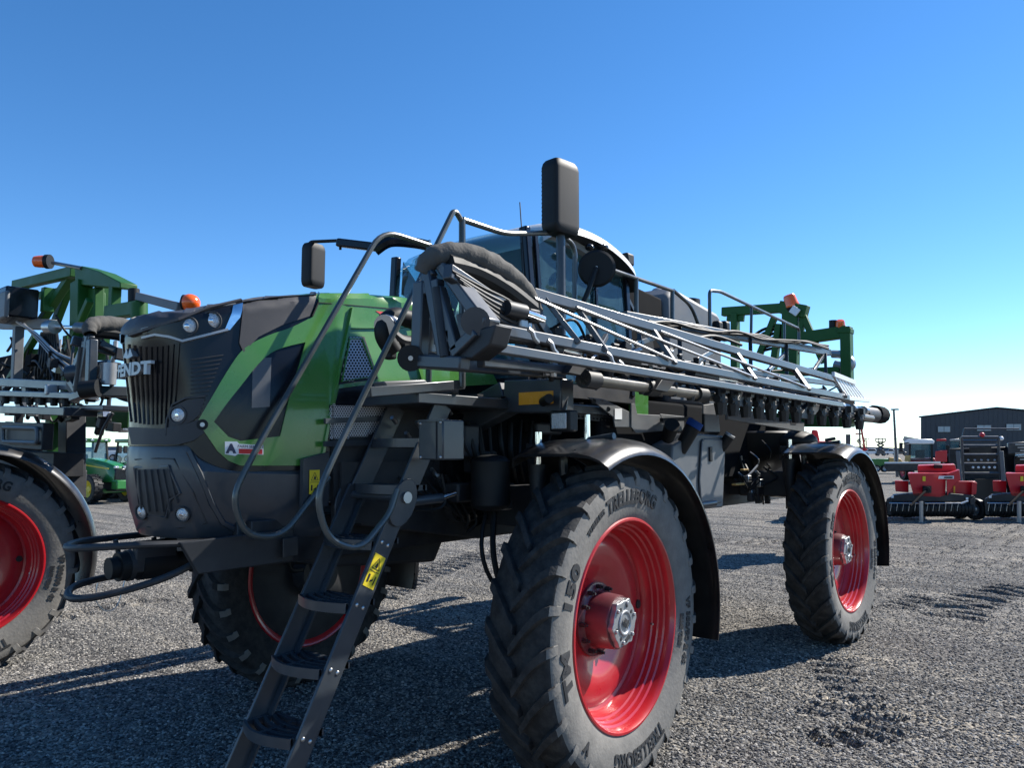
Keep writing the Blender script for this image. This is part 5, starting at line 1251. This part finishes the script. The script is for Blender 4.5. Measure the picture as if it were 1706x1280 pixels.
# ---- the row of small red balers
def baler(dx, label, dy=0):
    b = BG('hay_baler', label, 'baler', 1550+dx, 20.8, 'red balers parked in a row')
    q = lambda pts: [(x+dx, y+dy) for x, y in pts]
    b.slab(q([(1512, 789), (1577, 789), (1596, 786), (1596, 800), (1576, 800), (1575, 826), (1566, 829), (1522, 827)]), 1.2, 'chamber', 'mf_red', 0, .01)
    b.slab(q([(1577, 790), (1598, 783), (1600, 800), (1588, 808), (1578, 826)]), .9, 'chamber_side', 'mf_red', -.12, .01)
    b.slab(q([(1528, 777), (1592, 775), (1597, 790), (1528, 790)]), 1.5, 'hood', 'mf_red', .9, .01)
    b.slab(q([(1490, 802), (1513, 802), (1513, 822), (1491, 820)]), .25, 'side_shield', 'mf_red', .3, .008); b.slab(q([(1580, 803), (1626, 803), (1622, 826), (1578, 824)]), .25, 'side_shield', 'mf_red', .3, .008); b.slab(q([(1620, 803), (1628, 805), (1627, 824), (1619, 826)]), .5, 'shield_flange', 'mf_red', .15, .005)
    b.slab(q([(1564, 793), (1589, 793), (1589, 798), (1563, 798)]), .01, 'name_plate', 'white', -.15); b.slab(q([(1573, 794.5), (1587, 794.5), (1587, 797), (1573, 797)]), .01, 'name_print', 'black_ink', -.17)
    b.slab(q([(1537, 794), (1542, 794), (1542, 802), (1537, 802)]), .01, 'warning_decal', 'yellow', -.02); b.slab(q([(1589, 811), (1592, 811), (1592, 823), (1589, 823)]), .01, 'warning_decal', 'amber', .28)
    b.slab(q([(1537, 810), (1552, 810), (1552, 822), (1537, 822)]), .02, 'intake_opening', 'black_ink', -.03); b.put(MB().cyl(b.p(1544+dx, 816, -.25), b.p(1544+dx, 816, .1), .09, n=12), 'drive_hub', 'rubber'); b.bar(q([(1544, 816)])[0], q([(1518, 840)])[0], .03, 'drive_shaft', 'void', -.25, push2=-.9)
    b.slab(q([(1556, 775), (1571, 775), (1571, 782), (1556, 782)]), .3, 'knotter_cover', 'rubber', .7, .02)
    b.slab(q([(1486, 826), (1530, 822), (1578, 822), (1622, 826), (1626, 836), (1480, 836)]), .8, 'pickup_frame', 'dark', 0, .01)
    # pickup reel: a roller with stripper bands
    a = b.p(1479+dx, 848, .1); c = b.p(1617+dx, 848, .1); L_ = (c-a).length
    pk = b.put(MB().cyl(a, c, .20, n=16), 'pickup_reel', 'dark')
    for k in range(24): b.put(MB().cyl(a+(c-a)*((k+.2)/24), a+(c-a)*((k+.75)/24), .225, n=12), 'stripper_band', 'rubber', 0, pk)
    for x in (1477, 1616): b.slab(q([(x, 832), (x+8, 828), (x+9, 858), (x+2, 858)]), .6, 'pickup_end', 'dark', -.1, .01)
    b.bar(q([(1482, 838)])[0], q([(1605, 838)])[0], .02, 'wind_guard', 'steel', -.25)
    for k in range(12): b.bar(q([(1486+k*10, 838)])[0], q([(1484+k*10, 851)])[0], .008, 'wind_guard_tine', 'steel', -.26)
    b.bar(q([(1535, 834)])[0], q([(1535, 872)])[0], .05, 'parking_stand', 'silver', -.5); b.slab(q([(1530, 870), (1540, 870), (1541, 873), (1529, 873)]), .15, 'stand_foot', 'silver', -.57)
    b.bar(q([(1535, 836)])[0], q([(1552, 846)])[0], .05, 'drawbar', 'dark', -.4, push2=.5)
    b.wheel(1509+dx, 854, 13, .28, 'silver', .9, RT); b.wheel(1600+dx, 855, 13, .28, 'silver', .8, RT); b.wheel(1626+dx, 850, 18, .2, 'silver', .35, (RT+FH*.5).normalized(), 'gauge_wheel')
    b.bar(q([(1600, 838)])[0], q([(1612, 834)])[0], .02, 'hydraulic_pipe', 'white', -.3); b.slab(q([(1485, 826), (1489, 826), (1489, 830), (1485, 830)]), .02, 'marker', 'white', -.06); b.slab(q([(1609, 829), (1613, 829), (1613, 833), (1609, 833)]), .02, 'marker', 'white', -.06)
baler(0, 'red hay baler standing whole behind the rear wheel, white name plate on its side')
baler(163, 'red hay baler cut by the right edge of the picture'); baler(-163, 'red hay baler mostly hidden behind the rear wheel and fender of the sprayer')
# ---- big black square baler behind them
b = BG('large_baler', 'tall black baler with a ladder-like rail frame behind the red balers', 'baler', 1640, 27)
b.slab([(1588, 748), (1692, 744), (1700, 830), (1590, 832)], 4, 'body', 'dark', 1.2, .02)
for x0, x1 in ((1602, 1606), (1663, 1668)): b.bar((x0, 729), (x1, 836), .05, 'frame_post', 'grey')
b.bar((1602, 729), (1663, 729), .05, 'frame_rail', 'grey')
for y in (735, 743, 758, 773, 789): b.bar((1603, y), (1665, y), .045, 'frame_rail', 'grey')
for k in range(5): b.put(MB().sphere(b.p(1621+k*9, 779, -.05), .045, 8, 6), 'knotter_lamp', 'white')
for k in range(5): b.put(MB().sphere(b.p(1613+k*11, 767, -.05), .04, 8, 6), 'knotter_knob', 'silver')
b.slab([(1614, 746), (1652, 745), (1652, 757), (1614, 757)], .3, 'knotter_bay', 'black_ink', .8)
for a, c in (((1596, 752), (1604, 828)), ((1668, 752), (1674, 826))): b.put(MB().beam(b.p(*a, -.2), b.p(*c, -.3), .12, .10), 'side_arm', 'deere_yellow' if 0 else 'tank_grey', .01)
b.bar((1605, 713), (1700, 713), .03, 'hand_rail', 'grey', 1.5); b.bar((1605, 713), (1600, 735), .03, 'hand_rail', 'grey', 1.5); b.put(MB().sphere(b.p(1668, 731), .08, 10, 6), 'tail_lamp', 'white'); b.put(MB().sphere(b.p(1636, 725), .09, 10, 6), 'beacon', 'mf_red')
b.slab([(1680, 738), (1712, 736), (1712, 756), (1680, 757)], 1.5, 'upper_housing', 'grey', .5, .02); b.slab([(1690, 760), (1715, 758), (1715, 830), (1692, 832)], 3, 'side_panel', 'gloss_black', .6, .02)
for k in range(6): b.slab([(1692+4*(k % 3), 740+5*k), (1712, 740+5*k), (1712, 742+5*k), (1692+4*(k % 3), 742+5*k)], .1, 'twine_box', 'silver', .3)
b.wheel(1612, 828, 20, .5, 'silver', 1.5, RT); b.wheel(1670, 828, 20, .5, 'silver', 1.5, RT)
b.slab([(1610, 800), (1664, 798), (1666, 836), (1612, 838)], 1.0, 'bale_chute', 'black_ink', .3); b.slab([(1580, 748), (1600, 747), (1601, 790), (1583, 792)], 1.5, 'side_panel', 'dark', .5, .02)
# ---- windrower with white roof and wide header
b = BG('windrower', 'red windrower with white cab roof and wide dark header in front', 'windrower', 1530, 45)
b.slab([(1506, 735), (1514, 732), (1552, 732), (1557, 735), (1556, 740), (1508, 740)], 1.8, 'roof', 'white', 0, .05)
cabg = b.slab([(1517, 740), (1551, 740), (1552, 768), (1516, 768)], 1.5, 'cab_glass', 'glass', .1)
b.slab([(1514, 740), (1518, 740), (1517, 770), (1514, 770)], .12, 'pillar', 'rubber'); b.slab([(1550, 740), (1554, 740), (1555, 770), (1551, 770)], .12, 'pillar', 'rubber')
b.slab([(1525, 750), (1540, 750), (1541, 768), (1524, 768)], .3, 'seat', 'seat', .8); b.slab([(1514, 764), (1558, 764), (1560, 778), (1512, 778)], 3, 'body', 'mf_red', .3, .03)
b.slab([(1475, 772), (1566, 771), (1568, 776), (1562, 783), (1480, 785), (1474, 776)], 1.6, 'header', 'dark', -1.6, .03); b.slab([(1475, 770), (1566, 769), (1566, 771), (1475, 772)], .4, 'header_top', 'white', -1.5)
b.wheel(1510, 787, 14, .5, 'mf_red', .2, RT); b.wheel(1556, 787, 14, .5, 'mf_red', .2, RT); b.bar((1501, 738), (1501, 750), .10, 'mirror', 'rubber'); b.bar((1501, 740), (1514, 738), .03, 'mirror_arm', 'rubber')
b.bar((1496, 750), (1496, 768), .03, 'hand_rail', 'silver'); b.bar((1490, 750), (1490, 768), .03, 'hand_rail', 'silver'); b.slab([(1508, 759), (1517, 759), (1517, 769), (1507, 769)], .3, 'yellow_guard', 'pump_tan', -.2)
# ---- red machines further back
for k, (px, w_, lab) in enumerate(((1566, 22, 'red tractor half hidden right of the windrower cab'), (1588, 14, 'dark tractor with blue-tinted cab left of the tall black baler'))):
    b = BG('tractor', lab, 'tractor', px, 52)
    mt = 'mf_red' if k == 0 else 'dark'
    b.slab([(px-8, 752), (px+12, 750), (px+12, 770), (px-8, 770)], 2.5, 'body', mt, 0, .03); b.slab([(px-4, 735), (px+9, 735), (px+10, 752), (px-5, 752)], 1.5, 'cab', 'glass', .5); b.slab([(px-6, 732), (px+10, 731), (px+11, 735), (px-6, 735)], 1.8, 'roof', 'mf_red' if k == 0 else 'silver', .4, .03)
    b.wheel(px-8, 772, 12, .5, 'silver', 1, RT); b.wheel(px+11, 772, 12, .5, 'silver', 1, RT); b.bar((px+13, 742), (px+13, 756), .12, 'exhaust', 'rubber', .2)
# ---- warehouse
b = BG('warehouse', 'dark grey metal warehouse with low gable roof', 'building', 1660, 112, None, R(-6))
wl = b.slab([(1534, 770), (1534, 696), (1661, 681), (1800, 694), (1800, 770)], 40, 'wall', 'shed_wall', 0)
b.slab([(1531, 696), (1661, 680), (1804, 693), (1804, 691), (1661, 678.3), (1531, 694)], 41, 'roof', 'shed_wall', -.3)
for k in range(34): b.slab([(1535+k*8, 770), (1535+k*8, 697-min(15, k*.95)), (1535.6+k*8, 697-min(15, k*.95)), (1535.6+k*8, 770)], .05, 'wall_rib', 'shed_wall', -.03, 0, wl)
for x0, x1, y0, y1, n_ in ((1563, 1584, 711, 720, 2), (1628, 1652, 709, 718, 2), (1677, 1702, 707, 717, 2), (1730, 1755, 706, 716, 2)):
    f_ = b.slab([(x0-.8, y0-.8), (x1+.8, y0-.8), (x1+.8, y1+.8), (x0-.8, y1+.8)], .1, 'window', 'boom_grey', -.12, 0, wl)
    for k in range(n_):
        a = x0+(x1-x0)*k/n_; c = x0+(x1-x0)*(k+1)/n_-.8
        b.slab([(a, y0), (c, y0), (c, y1), (a, y1)], .03, 'pane', 'window_pane', -.16, 0, f_)
b = BG('shed', 'low shed with pale grey pitched roof left of the warehouse', 'shed', 1520, 95)
b.slab([(1506, 760), (1506, 734), (1535, 734), (1535, 760)], 10, 'wall', 'tank_grey'); b.slab([(1504, 734), (1506, 727), (1534, 732), (1538, 735)], 10.5, 'roof', 'silver', -.2)
# ---- lamp post
b = BG('lamp_post', 'tall thin grey lamp post standing in the yard', 'lamp post', 1493, 55)
b.put(MB().cyl(b.o, b.p(1489, 683), .11, .07, 10), 'post', 'boom_grey'); b.put(MB().box(b.p(1491, 682.5), (.5, .3, .1)), 'lamp_head', 'dark', .03)
# ---- bare tree
b = BG('bare_tree', 'leafless tree on the horizon right of the rear fender', 'tree', 1438, 120)
tr = MB(); tw = MB()
def grow(mb, p, d, l, r, lev):
    q = p+d*l; mb.cyl(p, q, r, r*.65, 6 if lev < 2 else 4)
    if lev >= 4: return
    for k in range(3):
        nd = (d+V((random.uniform(-.7, .7), random.uniform(-.7, .7), random.uniform(-.1, .5)))).normalized(); grow(tw, q, nd, l*random.uniform(.6, .8), r*.6, lev+1)
grow(tr, b.o, V((0, 0, 1)), 1.5, .14, 0)
b.put(tr, 'trunk', 'bark'); stuff(b.put(tw, 'crown', 'bark'))
# ---- lifts, cars, trailers on the horizon
def scissor(px, dep, s, label, y0=736):
    b = BG('scissor_lift', label, 'lift', px, dep)
    b.slab([(px-8*s, y0), (px+8*s, y0), (px+8*s, y0+1.5), (px-8*s, y0+1.5)], 1.2, 'platform', 'boom_grey')
    for x in (-8, -3, 3, 8): b.bar((px+x*s, y0-5), (px+x*s, y0), .05, 'rail_post', 'boom_grey')
    b.bar((px-8*s, y0-5), (px+8*s, y0-5), .05, 'rail', 'boom_grey')
    for k in range(3):
        ya = y0+1+k*5; b.bar((px-6*s, ya), (px+6*s, ya+5), .07, 'scissor_arm', 'boom_grey'); b.bar((px+6*s, ya), (px-6*s, ya+5), .07, 'scissor_arm', 'boom_grey', .3)
    b.slab([(px-7*s, y0+15), (px+7*s, y0+15), (px+7*s, y0+21), (px-7*s, y0+21)], 1.2, 'base', 'boom_grey')
    for x in (-5, 5): b.wheel(px+x*s, y0+21, 3, .3, 'silver', .2, FH)
scissor(1467, 75, 1.0, 'scissor lift with railed platform on the horizon')
b = BG('boom_lift', 'red boom lift with raised arm on the horizon', 'lift', 1436, 95)
b.slab([(1426, 748), (1446, 748), (1446, 755), (1426, 755)], 2, 'base', 'mf_red', 0, .03); b.bar((1433, 748), (1432, 716), .1, 'mast', 'boom_grey'); b.bar((1441, 750), (1435, 714), .12, 'boom', 'mf_red'); b.slab([(1425, 722), (1435, 722), (1435, 724), (1425, 724)], 1, 'basket', 'mf_red')
for x in (1429, 1443): b.wheel(x, 756, 4, .4, 'silver', 0, FH)
def car(px, py, dep, w_, material, label, name='car', cat='car', tall=1.0):
    b = BG(name, label, cat, px, dep, 'vehicles on the horizon'); h = w_*.33*tall
    b.slab([(px-w_/2, py), (px-w_/2, py-h*.5), (px-w_*.3, py-h*.55), (px-w_*.18, py-h), (px+w_*.22, py-h), (px+w_*.34, py-h*.55), (px+w_/2, py-h*.45), (px+w_/2, py)], 1.7, 'body', material, 0, .05)
    b.slab([(px-w_*.26, py-h*.58), (px-w_*.16, py-h*.92), (px+w_*.2, py-h*.92), (px+w_*.29, py-h*.58)], .04, 'window', 'gloss_black', -.03)
    for x in (-.3, .3): b.wheel(px+x*w_, py, w_*.085, .25, 'silver', -.02, FH)
car(1452, 757, 85, 28, 'white', 'white pickup on the horizon left of the scissor lift'); car(1500, 757, 90, 22, 'boom_grey', 'grey car on the horizon behind the lamp post'); car(1484, 757, 88, 18, 'white', 'white van right of the scissor lift', 'van', 'van', 1.5); car(1416, 760, 80, 22, 'dark', 'dark pickup by the rear fender on the horizon')
b = BG('trailer', 'small green trailer box in the yard left of the windrower', 'trailer', 1466, 62)
b.slab([(1452, 765), (1480, 765), (1480, 778), (1452, 778)], 2, 'box', 'deere_green', 0, .03); b.wheel(1460, 781, 6, .3, 'silver', -.05, FH); b.wheel(1473, 781, 6, .3, 'silver', -.05, FH); b.slab([(1480, 762), (1500, 764), (1506, 772), (1480, 772)], 2, 'load', 'pump_tan', .1, .1)
b = BG('red_machine', 'red hay machine hidden behind the rear wheel fender, only its hood showing', 'implement', 1365, 13.5)
b.slab([(1338, 748), (1345, 738), (1352, 735), (1388, 735), (1392, 748)], 1.2, 'hood', 'mf_red', 0, .03); b.slab([(1340, 748), (1395, 748), (1395, 800), (1340, 800)], 1.5, 'body', 'mf_red', .3, .03); b.bar((1375, 734), (1391, 731), .03, 'handle', 'rubber', -.1); b.wheel(1350, 850, 40, .3, 'silver', .5, RT); b.wheel(1400, 850, 40, .3, 'silver', .5, RT)
b.slab([(1352, 716), (1362, 716), (1366, 735), (1350, 735)], .4, 'hitch_tower', 'mf_red', .3, .02)
b = BG('silo', 'plain grey square tower above the rear fender on the horizon', 'silo', 1413, 100)
b.slab([(1409, 755), (1409, 724), (1417, 724), (1417, 755)], .8, 'tower', 'boom_grey')
# ---- power lines
for k, y in enumerate((692, 707, 722)):
    A = atd(1150, y+3, 260); B = atd(1800, y-4, 240); pts = [A.lerp(B, t/12)-V((0, 0, 2.0*math.sin(math.pi*t/12))) for t in range(13)]
    o = MB().tube(pts, .035, 4).obj('power_line', 'boom_grey'); tag(o, ('upper', 'middle', 'lowest')[k]+' of the three power lines over the horizon', 'power line', 'power lines')
# ---- the two green tractors on the left
def tractor(px, dep, label, yaw, sc=.80):
    o = gz(px, dep); r = thing('tractor', label, 'tractor', o, yaw, 'green tractors parked on the left'); r.scale = (sc, sc, sc)
    def ob(mb, n, m_, bv=0, par=None): return mb.obj(n, m_, par or r, 35, bv)
    hd = MB(); q = []
    for y, w_, z0, z1 in ((-2.75, .30, 1.05, 1.62), (-2.6, .36, .95, 1.72), (-2.0, .38, .95, 1.85), (-1.0, .40, .95, 1.98), (-.55, .42, .95, 2.02)):
        q += [V((-w_, y, z0)), V((-w_, y, z1-.16)), V((-w_*.7, y, z1)), V((w_*.7, y, z1)), V((w_, y, z1-.16)), V((w_, y, z0))]
    hd.add(q, [(i*6+j, i*6+j+1, i*6+7+j, i*6+6+j) for i in range(4) for j in range(5)]+[tuple(range(6)), tuple(24+j for j in (5, 4, 3, 2, 1, 0))])
    ob(hd, 'hood', 'deere_green', .02); ob(MB().box((0, -2.72, 1.25), (.56, .14, .62)), 'grille', 'gloss_black', .04)
    for s in (-1, 1):
        ob(MB().box((s*.2, -2.74, 1.62), (.22, .1, .12)), 'headlamp', 'lens', .03)
        ob(MB().beam((s*.405, -2.5, 1.55), (s*.425, -.7, 1.70), .02, .06), 'side_stripe', 'deere_yellow')
    ob(MB().box((0, -3.0, .85), (.85, .45, .40)), 'front_weight', 'deere_green', .04); ob(MB().box((0, -1.4, .75), (.5, 3.0, .4)), 'frame', 'dark', .03); ob(MB().box((0, -2.0, .55), (1.5, .2, .2)), 'front_axle', 'deere_green', .02)
    ob(MB().box((0, .15, 1.25), (1.0, 1.4, .5)), 'platform', 'dark', .03)
    for s in (-1, 1):
        for y0, y1 in ((-.55, -.40), (.85, .75)): ob(MB().beam((s*.72, y0, 1.45), (s*.66, y1, 2.78), .07, .08), 'pillar', 'rubber')
        ob(MB().add([V((s*.71, -.52, 1.45)), V((s*.71, .84, 1.45)), V((s*.66, .74, 2.76)), V((s*.66, -.38, 2.76))], [(0, 1, 2, 3)]), 'side_glass', 'glass')
        ob(MB().box((s*.92, .35, 1.75), (.42, 1.3, .08)), 'fender', 'deere_green', .03); ob(MB().beam((s*.7, -.45, 2.55), (s*1.15, -.65, 2.55), .03, .03), 'mirror_arm', 'rubber'); ob(MB().box((s*1.18, -.65, 2.42), (.2, .08, .36)), 'mirror', 'rubber', .03)
    ob(MB().add([V((-.70, -.53, 1.6)), V((.70, -.53, 1.6)), V((.64, -.39, 2.76)), V((-.64, -.39, 2.76))], [(0, 1, 2, 3)]), 'windscreen', 'glass'); ob(MB().box((0, .15, 2.85), (1.5, 1.6, .18)), 'roof', 'deere_green', .06); ob(MB().box((0, -.62, 2.86), (1.3, .06, .10)), 'lamp_bar', 'gloss_black', .02)
    for k in range(4): ob(MB().box((-.5+.333*k, -.66, 2.86), (.16, .03, .07)), 'roof_lamp', 'lens', .01)
    ob(MB().box((0, .45, 1.8), (.5, .2, .8)), 'seat', 'seat', .05)
    def wh(x, y, R_, w_, k):
        t = MB(); t.lathe([(-w_/2, R_*.58), (-w_/2, R_*.88), (-w_*.4, R_*.95), (w_*.4, R_*.95), (w_/2, R_*.88), (w_/2, R_*.58)], (x, y, R_), (1, 0, 0), 32)
        for i in range(20):
            for s in (-1, 1):
                a = 2*math.pi*(i+.25*s)/20; c = V((x+s*w_*.24, y-R_*.965*math.cos(a), R_+R_*.965*math.sin(a)))
                t.box(c, (w_*.5, .06, .05), Matrix.Rotation(-a+math.pi/2, 3, 'X'))
        t_ = ob(t, 'wheel', 'rubber'); ob(MB().lathe([(-w_*.3, 0), (-w_*.3, R_*.2), (-w_*.1, R_*.3), (-w_*.35, R_*.58), (w_*.35, R_*.58), (w_*.1, R_*.3), (w_*.3, R_*.2), (w_*.3, 0)], (x, y, R_), (1, 0, 0), 28), 'rim', 'deere_yellow', 0, t_)
    for s in (-1, 1): wh(s*.95, .35, .90, .5, 0); wh(s*.88, -2.0, .66, .42, 1)
tractor(146, 29, 'green tractor with yellow wheels facing right under the left sprayer mast', HEAD+R(58)); tractor(232, 31, 'green tractor half hidden behind the nose of the big sprayer', HEAD+R(60))
# ---- pale trailers and fences far left
for k, (px, w_, y0, lab) in enumerate(((178, 18, 752, 'pale long trailer on the horizon behind the left tractors'), (205, 14, 754, 'second pale trailer beside the sprayer nose on the horizon'))):
    b = BG('trailer', lab, 'trailer', px, 75); b.slab([(px-w_, y0+9), (px-w_, y0-1), (px+w_, y0-1), (px+w_, y0+9)], 2.5, 'box', 'white', 0, .03)
    for x in (-.6, .6): b.wheel(px+x*w_, y0+11, 6, .4, 'silver', -.02, FH)
# ---- low hills closing the horizon
hl_ = MB(); q = []; n = 60
for i in range(n+1):
    a = HEAD+math.pi/2+R(55)-R(110)*i/n; r_ = 1150; c, s = math.cos(a), math.sin(a)
    h = 5+5*noise.noise(V((i*.23, 3, 0)))+4*noise.noise(V((i*.06, 9, 0)))
    q += [V((CAM.x+r_*c, CAM.y+r_*s, -1)), V((CAM.x+r_*c, CAM.y+r_*s, max(2, h))), V((CAM.x+(r_+150)*c, CAM.y+(r_+150)*s, -1))]
hl_.add(q, [(i*3+j, i*3+j+1, i*3+4+j, i*3+3+j) for i in range(n) for j in range(2)])
ho = hl_.obj('hills', 'hill'); ho['kind'] = 'structure'
